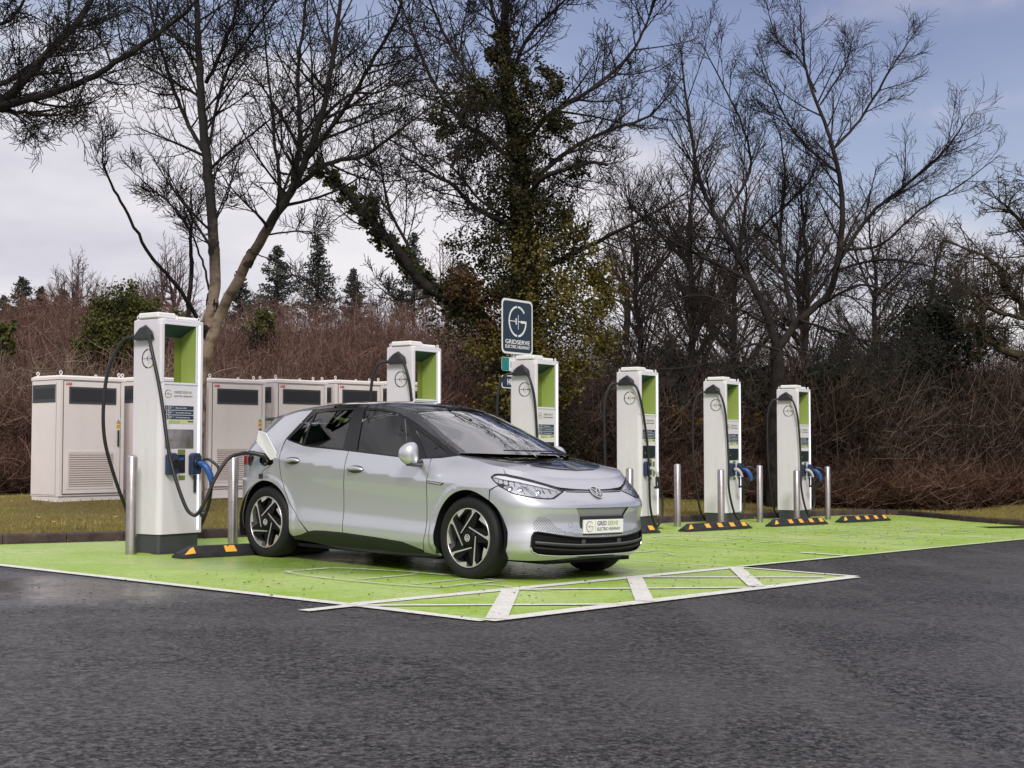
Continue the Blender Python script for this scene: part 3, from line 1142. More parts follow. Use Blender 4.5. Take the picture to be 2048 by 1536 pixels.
        cable([h0, (-W2 - .15, .22, 2.12), (-W2 - .22, .28, 1.85), (-W2 - .22, .28, 1.3), (-W2 - .18, .28, .8), (-W2 + .02, .28, .35), (0, .26, .10)])
        cable([h1, (-W2 - .08, -.20, 2.05), (-W2 - .02, -.25, 1.75), (-W2 + .08, -.27, 1.25), (-W2 + .11, -.28, .80), (-W2 + .12, -.29, .35), (-W2 + .20, -.31, .09), (.04, -.31, .06), (.14, -.32, .22), (.15, -.32, .45), (.06, -.33, .60), (-.10, -.335, .62)])
        gun((-.149, -.28, .90), 'grey')
    elif guns == 'near':
        cable([h0, (-W2 - .12, .23, 2.11), (-W2 - .20, .33, 1.85), (-W2 - .235, .36, 1.5), (-W2 - .22, .36, 1.15), (-W2 - .13, .34, .82), (-W2 + .02, .32, .45), (-.1, .30, .12), (.15, .30, .05), (.30, .14, .06), (.34, -.05, .18), (.345, -.2, .42), (.30, -.30, .60), (.205, -.405, .725)])
        gun((.151, -.28, .90), 'blue')
    return root


def ch_pos(t):
    c = Vector((-3.458, 13.662, 0)) + RV * 0
    p1, p6 = Vector((-3.458, 13.662, 0)), Vector((5.003, 24.315, 0))
    q = p1 + (p6 - p1).normalized() * t
    return q + RV * W2 - NV * D2


CH = [(0.0, 'near', 'tall white charging post nearest the camera, its thick cable plugged into the silver car'),
      (3.66, 'both', 'white charging post standing behind the roof of the silver car'),
      (6.07, 'both', 'white charging post standing in front of the dark blue square sign'),
      (8.587, 'one', 'white charging post beside the car bonnet, with only one connector hanging in its holster'),
      (11.09, 'both', 'white charging post with blue connector, second from the right of the row'),
      (13.604, 'both', 'white charging post with blue connector, last at the right end of the row')]
protoB = None
CHO = []
for t, kind, lab in CH:
    if kind == 'both' and protoB is not None:
        o = copy_tree(protoB)
    else:
        o = make_charger(kind)
        if kind == 'both':
            protoB = o
    q = ch_pos(t)
    o.location = (q.x, q.y, G(q.x, q.y) - .004)
    o.rotation_euler = (0, 0, ROW)
    tag(o, lab, 'charging post', 'white charging posts along the kerb')
    CHO.append(o)


# ------------------------------------------------------------------ power cabinets on the grass
M_CAB = mat('cabinet_cream_paint', (.80, .735, .73), .5, noise=(1.6, (.73, .665, .655), .45, .75))
M_CABT = mat('cabinet_roof_paint', (.82, .76, .75), .5)
M_GRILL = mat('dark_grey_grille', (.055, .06, .07), .5)
M_GRILLI = mat('darker_mesh', (.028, .03, .036), .6)
M_GAP = mat('dark_gap', (.10, .08, .075), .8)
M_LOUV = mat('louvre_paint', (.56, .49, .47), .55)
M_WARN = mat('warning_yellow', (.80, .48, .02), .5)


def make_cabinet():
    root = empty('power_cabinet')                      # origin at the near front corner; x along the front, y back
    Wc, Dc, H = 1.17, .77, 2.03
    mb = MB()
    mb.box(0, Wc, 0, Dc, .16, H - .06)
    for x in (0, Wc - .06):
        mb.box(x, x + .06, -.012, -.0005, .16, H - .06, bev=.004)
    mb.build('cabinet_body', M_CAB, root)
    mb = MB()
    mb.box(-.012, Wc + .012, -.022, Dc + .012, H - .055, H - .015)
    V = [(-.012, -.022, H - .0145), (Wc + .012, -.022, H - .0145), (Wc + .012, Dc + .012, H - .0145), (-.012, Dc + .012, H - .0145), (.03, .02, H + .012), (Wc - .03, .02, H + .012), (Wc - .03, Dc - .03, H + .012), (.03, Dc - .03, H + .012)]
    mb.add(V, [[0, 1, 5, 4], [1, 2, 6, 5], [2, 3, 7, 6], [3, 0, 4, 7], [4, 5, 6, 7]])
    mb.build('roof', M_CABT, root)
    mb = MB()
    mb.box(.01, Wc - .01, .01, Dc - .01, 0, .155)
    mb.build('base', M_CAB, root)
    mb = MB()
    mb.box(.02, Wc - .02, -.004, .009, .157, .163)
    mb.build('base_gap', M_GAP, root)
    mb = MB()
    mb.box(.075, Wc - .075, -.018, -.001, .20, H - .085, bev=.005)
    door = mb.build('door', M_CAB, root)
    mb = MB()
    for a in ((.0700, .0745), (Wc - .0745, Wc - .0700)):
        mb.box(a[0], a[1], -.014, -.002, .20, H - .085)
    mb.box(.07, Wc - .07, -.014, -.002, .192, .199)
    mb.box(.07, Wc - .07, -.014, -.002, H - .084, H - .079)
    mb.build('door_gap', M_GAP, root)
    mb = MB()
    mb.box(.16, Wc - .16, -.026, -.0185, 1.60, 1.865)
    gr = mb.build('top_grille', M_GRILL, door)
    mb = MB()
    mb.box(.19, Wc - .19, -.031, -.0265, 1.64, 1.835)
    for k in range(9):
        mb.box(.195, Wc - .195, -.033, -.0312, 1.648 + k * .021, 1.654 + k * .021)
    mb.build('grille_mesh', M_GRILLI, gr)
    mb = MB()
    x0, x1, z0, z1 = .13, Wc - .16, .27, .87
    for b_ in ((x0, x1, z0, z0 + .035), (x0, x1, z1 - .035, z1), (x0, x0 + .04, z0 + .035, z1 - .035), (x1 - .04, x1, z0 + .035, z1 - .035)):
        mb.box(b_[0], b_[1], -.026, -.0185, b_[2], b_[3])
    lv = mb.build('louvre_frame', M_CAB, door)
    mb = MB()
    n = 15
    for k in range(n):
        z = z0 + .037 + k * (z1 - z0 - .075) / n
        h = (z1 - z0 - .075) / n
        mb.add([(x0 + .041, -.0195, z), (x1 - .041, -.0195, z), (x1 - .041, -.034, z + h * .25), (x0 + .041, -.034, z + h * .25), (x1 - .041, -.0195, z + h * .95), (x0 + .041, -.0195, z + h * .95)], [[0, 1, 2, 3], [3, 2, 4, 5]])
    mb.build('louvres', M_LOUV, lv)
    mb = MB()
    mb.box(Wc - .135, Wc - .100, -.045, -.0185, .93, 1.20, bev=.012)
    mb.build('door_handle', M_BLK, door)
    mb = MB()
    mb.box(Wc - .150, Wc - .075, -.0195, -.0183, 1.215, 1.385)
    wp = mb.build('warning_sticker', M_TXT, door)
    mb = MB()
    mb.prism([(-.032, 0), (.032, 0), (0, .058)], (Wc - .112, -.0196, 1.305), (1, 0, 0), (0, 0, 1), .001, 0)
    mb.box(Wc - .148, Wc - .077, -.0206, -.0196, 1.22, 1.285)
    mb.build('warning_mark', M_WARN, wp)
    mb = MB()
    mb.ring((Wc - .112, -.0208, 1.324), (1, 0, 0), (0, 0, 1), .035, .041, 0, 0.1, .0006, 0, 1)
    for a, b_ in (((-.034, -.02), (0, .042)), ((0, .042), (.034, -.02)), ((.034, -.02), (-.034, -.02))):
        mb.tube([(Wc - .112 + a[0], -.0212, 1.324 + a[1]), (Wc - .112 + b_[0], -.0212, 1.324 + b_[1])], .0028, 4)
    mb.prism([(.004, .022), (-.008, .002), (0, .003), (-.003, -.014), (.009, .007), (.001, .006)], (Wc - .112, -.0208, 1.322), (1, 0, 0), (0, 0, 1), .001, 0)
    text_into(mb, 'DANGER', (Wc - .144, -.0208, 1.262), (1, 0, 0), (0, 0, 1), .017, 0, .9, .0006)
    text_into(mb, '400 VOLTS', (Wc - .144, -.0208, 1.236), (1, 0, 0), (0, 0, 1), .015, 0, .72, .0006)
    mb.build('warning_text', M_TXTD, wp)
    mb = MB()
    text_into(mb, 'ABB', (.10, -.0187, 1.885), (1, 0, 0), (0, 0, 1), .062, 0, 1, .001, bold=.002)
    mb.build('maker_lettering', M_RED, door)
    # side grille and seam
    mb = MB()
    mb.box(-.006, -.0005, .10, Dc - .02, 1.62, 1.90)
    sg = mb.build('side_grille', M_GRILL, root)
    mb = MB()
    mb.box(-.010, -.0065, .15, Dc - .07, 1.68, 1.84)
    mb.build('grille_mesh', M_GRILLI, sg)
    mb = MB()
    mb.box(-.003, -.0004, .074, .078, .18, H - .1)
    mb.box(-.003, -.0004, .078, Dc - .01, .180, .185)
    mb.build('side_seam', M_GAP, root)
    for x, y in ((.06, .06), (Wc - .06, .06), (.06, Dc - .06), (Wc - .06, Dc - .06)):
        mb = MB()
        an = x * 3
        pts = [(x + .026 * math.cos(w) * math.cos(an), y + .026 * math.cos(w) * math.sin(an), H + .052 + .026 * math.sin(w)) for w in [k * math.pi / 7 for k in range(15)]]
        mb.tube(pts, .0085, 6)
        mb.tube([(x, y, H - .004), (x, y, H + .026)], .012, 8)
        mb.build('lifting_eye', M_CABT, root)
    return root


c0 = make_cabinet()
CAB = [(-7.004, 21.5, .205, 'cream power cabinet at the far left, its whole side in view'), (-5.98, 22.5, .235, 'cream power cabinet hidden behind the nearest charging post'), (-5.13, 23.5, .265, 'cream power cabinet just right of the nearest charging post, behind the open charge flap'),
       (-4.18, 24.5, .30, 'cream power cabinet above the rear window of the car'), (-3.25, 25.5, .335, 'cream power cabinet above the car roof, third of those right of the near post'), (-2.30, 26.5, .36, 'last cream power cabinet, mostly behind the charging post at the car roof')]
for i, (x, y, z, lab) in enumerate(CAB):
    o = c0 if i == 0 else copy_tree(c0)
    o.location = (x, y, z)
    o.rotation_euler = (0, 0, math.radians(47 if i else 50))
    tag(o, lab, 'electrical cabinet', 'cream power cabinets in a row on the grass')

# ------------------------------------------------------------------ sign post
SX_, SY_, SD = 0, 0, 20.6
sp = at(1030, 700, SD)
root = empty('sign_post', (sp.x, sp.y, lawn_at(sp.x, sp.y) if False else G(sp.x, sp.y) + .05), ROW)
zb = root.location.z
z_top = at(1030, 600, SD).z - zb
z_bot = at(1030, 709, SD).z - zb
M_SIGN = mat('navy_sign_face', (.012, .030, .058), .35)
M_SIGNW = mat('sign_white_border', (.80, .80, .82), .4)


def rrect(w, h, r, n=5):
    P = []
    for cx, cy, a in ((w / 2 - r, h / 2 - r, 0), (-w / 2 + r, h / 2 - r, 90), (-w / 2 + r, -h / 2 + r, 180), (w / 2 - r, -h / 2 + r, 270)):
        for k in range(n + 1):
            t = math.radians(a + 90 * k / n)
            P.append((cx + r * math.cos(t), cy + r * math.sin(t)))
    return P


def sign_face(name, cx, cz, w, h, mface, r=.08, bd=.03):
    mb = MB()
    mb.prism(rrect(w, h, r), (cx, -.04, cz), (1, 0, 0), (0, 0, 1), .004, 0)
    a = mb.build(name, M_SIGNW, root)
    mb = MB()
    mb.prism(rrect(w - 2 * bd, h - 2 * bd, r - bd * .6), (cx, -.0442, cz), (1, 0, 0), (0, 0, 1), .002, 0)
    mb.build('sign_face', mface, a)
    return a


mb = MB()
mb.tube([(-.05, 0, -.3), (-.05, 0, z_top - .05)], .038, 16)
mb.build('post', mat('galvanised_grey', (.42, .42, .44), .45, .6), root)
H = z_top - z_bot
W = .80
a = sign_face('main_panel', 0, (z_top + z_bot) / 2, W, H, M_SIGN)
mb = MB()
emblem(mb, (0, -.0464, z_bot + H * .60), (1, 0, 0), (0, 0, 1), H * .285, 0, 0, .002)
mb.build('sign_emblem', M_TXT, a)
mb = MB()
text_into(mb, 'GRIDSERVE', (0, -.0464, z_bot + H * .185), (1, 0, 0), (0, 0, 1), .088, 0, 1, .002, 'CENTER', bold=.0012, width=.63)
text_into(mb, 'ELECTRIC HIGHWAY', (0, -.0464, z_bot + H * .105), (1, 0, 0), (0, 0, 1), .066, 0, 1, .002, 'CENTER', bold=.001, width=.63)
mb.build('sign_lettering', M_TXT, a)
zc1 = at(1030, 730, SD).z - zb
a = sign_face('operator_panel', 0, zc1, W, .20, M_SIGNW, .03, .006)
mb = MB()
mb.prism([(-.40, -.095), (-.22, -.095), (-.22, .095), (-.40, .095)], (0, -.0464, zc1), (1, 0, 0), (0, 0, 1), .001, 0)
text_into(mb, 'm', (-.19, -.0464, zc1 - .05), (1, 0, 0), (0, 0, 1), .20, 0, 1, .001)
mb.build('panel_marks', mat('teal_vinyl', (.01, .20, .21), .45), a)
zc2 = at(1030, 765, SD).z - zb
a = sign_face('lower_panel', 0, zc2, W, .19, M_SIGN, .04, .014)
mb = MB()
text_into(mb, 'HIGH', (-.265, -.0464, zc2 - .038), (1, 0, 0), (0, 0, 1), .115, 0, .95, .001, bold=.003)
mb.build('panel_lettering', M_TXT, a)
tag(root, 'dark blue square sign with a white ringed emblem on a grey post', 'sign')

# ------------------------------------------------------------------ the car (local axes: x forward, y left, z up, origin under the front axle)
CAR_M = Matrix(((0.7336561, -0.6793905, -0.0133152), (0.6791751, 0.7337670, -0.0175274), (0.0216782, 0.0038157, 0.9997578))).transposed().to_4x4()
CAR_M.translation = Vector((0.2127288, 12.3899076, -0.0137340))
def pchip(xs,ys):
    xs=np.array(xs,float);ys=np.array(ys,float);h=np.diff(xs);d=np.diff(ys)/h
    m=np.zeros(len(xs));m[0]=d[0];m[-1]=d[-1]
    for i in range(1,len(xs)-1):
        if d[i-1]*d[i]>0:
            w1=2*h[i]+h[i-1];w2=h[i]+2*h[i-1];m[i]=(w1+w2)/(w1/d[i-1]+w2/d[i])
    def fn(x):
        x=np.clip(np.asarray(x,float),xs[0],xs[-1]);i=np.clip(np.searchsorted(xs,x,side='right')-1,0,len(h)-1)
        t=(x-xs[i])/h[i]
        return (2*t**3-3*t**2+1)*ys[i]+(t**3-2*t**2+t)*h[i]*m[i]+(-2*t**3+3*t**2)*ys[i+1]+(t**3-t**2)*h[i]*m[i+1]
    return fn
ZB=pchip([-2.95,-2.6,-2.28,-1.66,-1.1,-.588,-.27,0,.3,.6,1.0,1.2],[1.17,1.16,1.10,1.062,1.03,1.0,1.03,1.0,.96,.93,.875,.862])
YB=pchip([-2.95,-2.6,-2.2,-1.66,-1.1,-.588,-.27,0,.3,1.2],[.745,.80,.82,.835,.825,.80,.735,.755,.76,.76])
ZC=pchip([-2.95,-2.4,-1.5,-.4,0,.4,1.2],[.99,.955,.885,.81,.79,.77,.70])
YC=pchip([-2.95,-2.77,-2.2,-1.4,-.5,0,.3],[.885,.90,.902,.902,.903,.90,.895])
P1=pchip([0,.08,.17,.27,.45,.7,.9,1],[-.10,-.055,-.020,-.016,-.030,-.022,-.006,0])
ZR=pchip([-3.25,-3.2,-2.93,-2.52,-2.1,-1.75,-1.4,-1.1,-.95,-.76,-.6,-.27],[1.30,1.345,1.41,1.468,1.497,1.502,1.487,1.432,1.370,1.28,1.196,1.055])
YR=pchip([-3.2,-2.9,-2.5,-2.0,-1.6,-1.3,-1.1,-.95,-.76,-.6,-.27],[.52,.55,.58,.595,.595,.575,.555,.575,.605,.635,.71])
AF=pchip([.12,.20,.26,.32,.40,.50,.58,.62,.66,.70,.75,.80,.85,.88,.92,1.05],[.60,.68,.735,.755,.755,.738,.748,.760,.745,.708,.655,.60,.55,.53,.51,.46])
AR=pchip([.12,.25,.5,.7,.85,1.0,1.15,1.345,1.5],[.36,.45,.50,.52,.50,.46,.40,.27,.2])
SA,SB,LF,LR=0.0,-2.95,1.2,.9
def halfw(x,z):
    x=np.asarray(x,float);z=np.asarray(z,float)
    zb,yb,zc,yc=ZB(x),YB(x),ZC(x),YC(x)
    a=yc+P1((z-.17)/(zc-.17))
    u=np.clip((z-zc)/(zb-zc),0,1); b=yc+(yb-yc)*(.6*u+.4*u*u)
    zr,yr=ZR(np.minimum(x,-.27)),YR(np.minimum(x,-.27)); t=np.clip((z-zb)/np.maximum(zr-zb,.02),0,1.3)
    c=yb+(yr-yb)*(.85*t+.15*t*t)
    y=np.where(z<=zc,a,np.where(z<=zb,b,c))
    for cx0 in (0,-2.77):
        r=np.hypot(x-cx0,z-.34); k=np.clip((.475-r)/.035,0,1); y=y+.012*k*k*(3-2*k)
    return y
def SP(s,z,k=3.3):
    """right-hand side surface point (y negative) from (s,z)"""
    s=np.asarray(s,float);z=np.asarray(z,float)
    xx=np.clip(s,SB,SA); w=halfw(np.where(s>SA,s*.25,xx),z)
    ph=np.clip((s-SA)/LF,0,1)*np.pi/2; r=(np.abs(np.cos(ph))**k+np.abs(np.sin(ph))**k)**(-1/k)
    pr=np.clip((SB-s)/LR,0,1)*np.pi/2; kr=3.0; rr=(np.abs(np.cos(pr))**kr+np.abs(np.sin(pr))**kr)**(-1/kr)
    x=np.where(s>SA,SA+AF(z)*r*np.sin(ph),np.where(s<SB,SB-AR(z)*rr*np.sin(pr),s))
    y=np.where(s>SA,w*r*np.cos(ph),np.where(s<SB,w*rr*np.cos(pr),w))
    return np.stack([x,-y,z*np.ones_like(x)],-1)



def in_poly(px, py, poly):
    inside = np.zeros(len(px), bool)
    n = len(poly)
    j = n - 1
    for i in range(n):
        xi, yi = poly[i]
        xj, yj = poly[j]
        c = ((yi > py) != (yj > py)) & (px < (xj - xi) * (py - yi) / (yj - yi + 1e-12) + xi)
        inside ^= c
        j = i
    return inside


def rs(poly, st, closed=True):
    out = []
    n = len(poly)
    for i in range(n if closed else n - 1):
        a, b = np.array(poly[i], float), np.array(poly[(i + 1) % n], float)
        k = max(1, int(math.ceil(np.hypot(*(b - a)) / st)))
        out += [tuple(a + (b - a) * j / k) for j in range(k)]
    if not closed:
        out.append(tuple(poly[-1]))
    return out


def surf(fn, s, z, off=0.0):
    s, z = np.asarray(s, float), np.asarray(z, float)
    P = fn(s, z)
    h = 2e-3
    ds, dz = fn(s + h, z) - fn(s - h, z), fn(s, z + h) - fn(s, z - h)
    n = np.cross(ds, dz)
    n /= np.linalg.norm(n, axis=-1, keepdims=True) + 1e-12
    return P + n * off, n


def curvy(fn, poly, holes=(), st=.03, off=0.0):
    """triangulate an outline on a curved surface"""
    bnd = rs(poly, st)
    hs = [rs(h, st) for h in holes]
    pts = list(bnd)
    edges = [(i, (i + 1) % len(bnd)) for i in range(len(bnd))]
    for h in hs:
        b = len(pts)
        pts += h
        edges += [(b + i, b + (i + 1) % len(h)) for i in range(len(h))]
    A = np.array(bnd)
    lo, hi = A.min(0), A.max(0)
    gx, gy = np.meshgrid(np.arange(lo[0] + st * .5, hi[0], st), np.arange(lo[1] + st * .5, hi[1], st * .8))
    gx, gy = gx.ravel(), gy.ravel()
    ok = in_poly(gx, gy, bnd)
    for h in hs:
        ok &= ~in_poly(gx, gy, h)
    gx, gy = gx[ok], gy[ok]
    allb = np.array(pts)
    if len(gx):
        d = np.min((gx[:, None] - allb[:, 0]) ** 2 + (gy[:, None] - allb[:, 1]) ** 2, axis=1)
        k = d > (st * .42) ** 2
        pts += list(zip(gx[k], gy[k]))
    vo, eo, fo, *_ = delaunay_2d_cdt([Vector(q) for q in pts], edges, [], 0, 1e-6)
    vo = np.array([tuple(q) for q in vo])
    T = np.array([f for f in fo if len(f) == 3])
    c = vo[T].mean(1)
    ok = in_poly(c[:, 0], c[:, 1], bnd)
    for h in hs:
        ok &= ~in_poly(c[:, 0], c[:, 1], h)
    T = T[ok]
    a, b, d = vo[T[:, 0]], vo[T[:, 1]], vo[T[:, 2]]
    area = (b[:, 0] - a[:, 0]) * (d[:, 1] - a[:, 1]) - (b[:, 1] - a[:, 1]) * (d[:, 0] - a[:, 0])
    T = T[np.abs(area) > 1e-9]
    area = area[np.abs(area) > 1e-9]
    T[area < 0] = T[area < 0][:, ::-1]
    P, n = surf(fn, vo[:, 0], vo[:, 1], off)
    return P, T, n


def panel(name, polys, m, parent, fn=None, off=0.0, st=.03, sides='R', holes=()):
    fn = fn or SP
    P, T, n = curvy(fn, polys, holes, st, off)
    o = None
    out = []
    for sd_ in sides:
        if sd_ == 'R':
            out.append(mesh_np(name, P, T, m, parent, True, normals=n))
        else:
            k = np.array([1, -1, 1])
            out.append(mesh_np(name, P * k, T[:, ::-1], m, parent, True, normals=n * k))
    return out


def paint(name, base, rough, coat, metal=.0, spec=.5):
    m = mat(name, base, rough, metal, spec, coat, .02)
    return m


M_SIL = paint('silver_metallic_paint', (.57, .58, .63), .34, .9, .65)
MATS['silver_metallic_paint'].node_tree.nodes['Principled BSDF'].inputs['Coat IOR'].default_value = 1.5
M_GLB = paint('gloss_black_paint', (.012, .012, .014), .12, 1.0)
M_TRIM = mat('matt_black_trim', (.016, .016, .018), .5)
M_DARK = mat('car_shadow_black', (.006, .006, .007), .8, spec=.2)
M_TYRE = mat('tyre_rubber', (.009, .009, .0105), .62, spec=.35, bump=(120, .15, .001))
M_ALU = mat('diamond_cut_alloy', (.72, .70, .70), .3, .85)
M_RIMB = mat('black_alloy', (.006, .006, .007), .45, spec=.15)
M_CHR = mat('chrome', (.80, .80, .82), .08, 1.0)
M_SEAT = mat('seat_fabric', (.018, .018, .022), .8)
M_INT = mat('interior_grey', (.05, .05, .055), .7)


def glass(name, tint, fac=.10, boost=1.5):
    m = bpy.data.materials.new(name)
    m.use_nodes = True
    nt = m.node_tree
    nt.nodes.clear()
    o = nt.nodes.new('ShaderNodeOutputMaterial')
    mxs = nt.nodes.new('ShaderNodeMixShader')
    tr = nt.nodes.new('ShaderNodeBsdfTransparent')
    tr.inputs[0].default_value = (*tint, 1)
    gl = nt.nodes.new('ShaderNodeBsdfGlossy')
    gl.inputs['Roughness'].default_value = 0.0
    fr = nt.nodes.new('ShaderNodeFresnel')
    fr.inputs['IOR'].default_value = 1.52
    mu = nt.nodes.new('ShaderNodeMath')
    mu.operation = 'MULTIPLY_ADD'
    mu.inputs[1].default_value = boost
    mu.inputs[2].default_value = fac * .2
    mu.use_clamp = True
    nt.links.new(fr.outputs[0], mu.inputs[0])
    nt.links.new(mu.outputs[0], mxs.inputs[0])
    nt.links.new(tr.outputs[0], mxs.inputs[1])
    nt.links.new(gl.outputs[0], mxs.inputs[2])
    nt.links.new(mxs.outputs[0], o.inputs[0])
    return m


M_WS = glass('windscreen_glass', (.42, .45, .44), .5, 4.2)
M_GLS = glass('side_glass', (.20, .21, .215), .05)
M_PIL = mat('pillar_black', (.008, .008, .009), .22, spec=.4)
M_GLR = glass('privacy_glass', (.36, .38, .37))
M_LENS = glass('lamp_lens', (.92, .93, .96))

car = empty('parked_car')
car.matrix_world = CAR_M
tag(car, 'silver five-door hatchback with a black roof, charge flap open and cable plugged in', 'car')

ARF = [(.012 + .405 * math.cos(t), .345 + .405 * math.sin(t)) for t in [math.radians(a) for a in range(-22, 203, 5)]]
ARR = [(-2.785 + .408 * math.cos(t), .345 + .405 * math.sin(t)) for t in [math.radians(a) for a in range(-16, 200, 5)]]

# door lines and outlines in (s, z)
DLF = [(-.548, .995), (-.505, .90), (-.488, .83), (-.497, .64), (-.504, .357), (-.545, .24), (-.575, .205)]
DLM = [(-1.603, 1.045), (-1.590, .95), (-1.582, .90), (-1.606, .715), (-1.608, .50), (-1.605, .300)]
LRr = [(-2.582, 1.150), (-2.562, 1.024), (-2.553, .924), (-2.534, .773), (-2.402, .553), (-2.254, .398), (-2.102, .285)]
BELT = [(-2.582, 1.156), (-2.45, 1.125), (-2.286, 1.092), (-2.162, 1.081), (-1.672, 1.056), (-1.224, 1.027), (-.886, 1.004), (-.652, .997), (-.45, 1.008), (-.275, 1.033)]
DTOP = [(-.275, 1.033), (-.41, 1.085), (-.554, 1.150), (-.70, 1.215), (-.837, 1.276), (-.95, 1.325), (-1.058, 1.366), (-1.194, 1.415), (-1.409, 1.454), (-1.71, 1.468), (-2.05, 1.466), (-2.409, 1.444)]
SILLT = [(-2.25, .249), (-2.12, .285), (-2.02, .303), (-1.867, .308), (-1.605, .306), (-1.14, .288), (-.801, .266), (-.659, .229), (-.578, .187), (-.461, .172), (-.372, .172)]
g_ = .0038


def sh(P, dx):
    return [(a + dx, b) for a, b in P]


def sub(P, x0, x1):
    return [q for q in P if x0 < q[0] < x1]


def zat(P, x):
    Q = sorted(P)
    return float(np.interp(x, [q[0] for q in Q], [q[1] for q in Q]))


# front door
fd = [(DLF[0][0] - g_, zat(BELT, DLF[0][0]))] + sh(DLF[1:], -g_) + list(sub(SILLT, -1.60, -.60))[::-1] + [(-1.605 + g_, .306)] + sh(DLM, g_)[::-1][1:-1] + [(-1.603 + g_, zat(BELT, -1.603))] + sub(BELT, -1.6, -.56)
for q in panel('front_door', fd, M_SIL, car, sides='RL', st=.028):
    pass
rd = [(-1.603 - g_, zat(BELT, -1.603))] + sh(DLM, -g_)[1:-1] + [(-1.605 - g_, .306)] + list(sub(SILLT, -2.10, -1.62))[::-1] + sh(LRr, g_)[::-1][:-1] + [(-2.576 + g_, 1.154)] + sub(BELT, -2.5, -1.61)
panel('rear_door', rd, M_SIL, car, sides='RL', st=.028)

# fender: door line to lamp / bumper seam
ZJ = [(-.275, 1.033), (0, .995), (.25, .962), (.409, .947), (.55, .922), (.723, .890), (.867, .868), (1.024, .862), (1.2, .860)]


def arc_part(A, cx0, a0, a1, n=24, R=.405):
    return [(cx0 + R * math.cos(math.radians(a0 + (a1 - a0) * i / n)), .345 + .405 * math.sin(math.radians(a0 + (a1 - a0) * i / n))) for i in range(n + 1)]


fen = [(DLF[0][0] + g_, zat(BELT, DLF[0][0]))] + [(-.45, 1.008)] + ZJ[:4] + [(.452, .888), (.377, .890), (.340, .884), (.310, .862), (.340, .836), (.390, .797)] + [(.292, .756)] + arc_part(None, .012, 53.5, 205, 34) + [(-.372, .172), (-.461, .172), (-.578, .187)] + sh(DLF[2:], g_)[::-1]
panel('front_wing', fen, M_SIL, car, sides='RL', st=.028)
# bonnet front lip between the crease and the lamps
LAMP = [(.310, .862), (.340, .884), (.377, .889), (.452, .886), (.581, .862), (.68, .838), (.77, .809), (.843, .782), (.880, .765), (.870, .752), (.751, .698), (.72, .694), (.647, .700), (.564, .714), (.517, .725), (.481, .739), (.446, .768), (.398, .795), (.345, .834)]
hl = ZJ[3:] + [(1.2, .768), (1.13, .770), (1.0, .775), (.885, .785), (.845, .793), (.77, .818), (.68, .847), (.581, .871), (.456, .893)]
panel('bonnet_lip', hl, M_SIL, car, sides='RL', st=.028)

# bumper
GR = [(.584, .30), (.586, .39), (.598, .418), (.622, .424), (.708, .409), (.80, .392), (.917, .376), (1.046, .368), (1.2, .366), (1.2, .219), (.959, .219), (.80, .222), (.70, .230), (.635, .239), (.600, .262)]
REC = [(.913, .612), (1.2, .612), (1.2, .396), (.984, .396), (.962, .54)]
bump = [(.300, .750), (.392, .790), (.446, .762), (.481, .733), (.517, .719), (.564, .708), (.647, .694), (.72, .688), (.760, .692), (.875, .748), (.885, .758), (1.0, .760), (1.2, .757), (1.2, .619), (.908, .619), (.955, .54), (.978, .389), (1.2, .389), (1.2, .371), (1.046, .373), (.917, .381), (.80, .397), (.708, .414), (.622, .430), (.594, .424), (.580, .39), (.578, .30), (.594, .256), (.632, .232), (.70, .223), (.80, .215), (.959, .212), (1.0, .205), (.865, .196), (.744, .186), (.587, .180), (.42, .184), (.398, .199)]
bump = bump + arc_part(None, .012, -18, 52.5, 18)
panel('front_bumper', bump, M_SIL, car, sides='RL', st=.026)
panel('number_plate_recess', REC, mat('recess_grey', (.33, .33, .36), .4, .5), car, off=-.012, sides='RL', st=.03)

# quarter panel with the silver pillar
CP = [(-2.585 - g_, 1.156), (-2.428, 1.447), (-2.66, 1.432), (-2.901, 1.386), (-3.064, 1.216), (-3.12, 1.043), (-3.20, 1.02), (-3.84, 1.02), (-3.84, .55), (-3.30, .55)]
qp = CP[:8] + [(-3.85, .42), (-3.40, .40), (-3.24, .26)] + [q for q in arc_part(None, -2.785, 192, -14, 36, .408) if q[0] > -3.2] + [(-2.36, .228), (-2.25, .247), (-2.12, .281)] + sh(LRr, -g_)[::-1][1:-1]
PORT = [(-2.874, .968), (-2.84, .985), (-2.70, .985), (-2.655, .955), (-2.646, .922), (-2.689, .898), (-2.841, .899), (-2.881, .93)]
panel('rear_quarter_panel', qp, M_SIL, car, sides='R', st=.028, holes=[PORT])
panel('rear_quarter_panel', qp, M_SIL, car, sides='L', st=.028)
panel('hatch_side', [(-3.125, 1.045), (-3.068, 1.218), (-2.905, 1.39), (-2.66, 1.437), (-2.428, 1.452), (-2.25, 1.458), (-2.10, 1.466), (-2.10, 1.495), (-2.52, 1.466), (-2.93, 1.408), (-3.10, 1.372), (-3.84, 1.33), (-3.84, 1.025), (-3.2, 1.025)], M_GLB, car, sides='RL', st=.03)

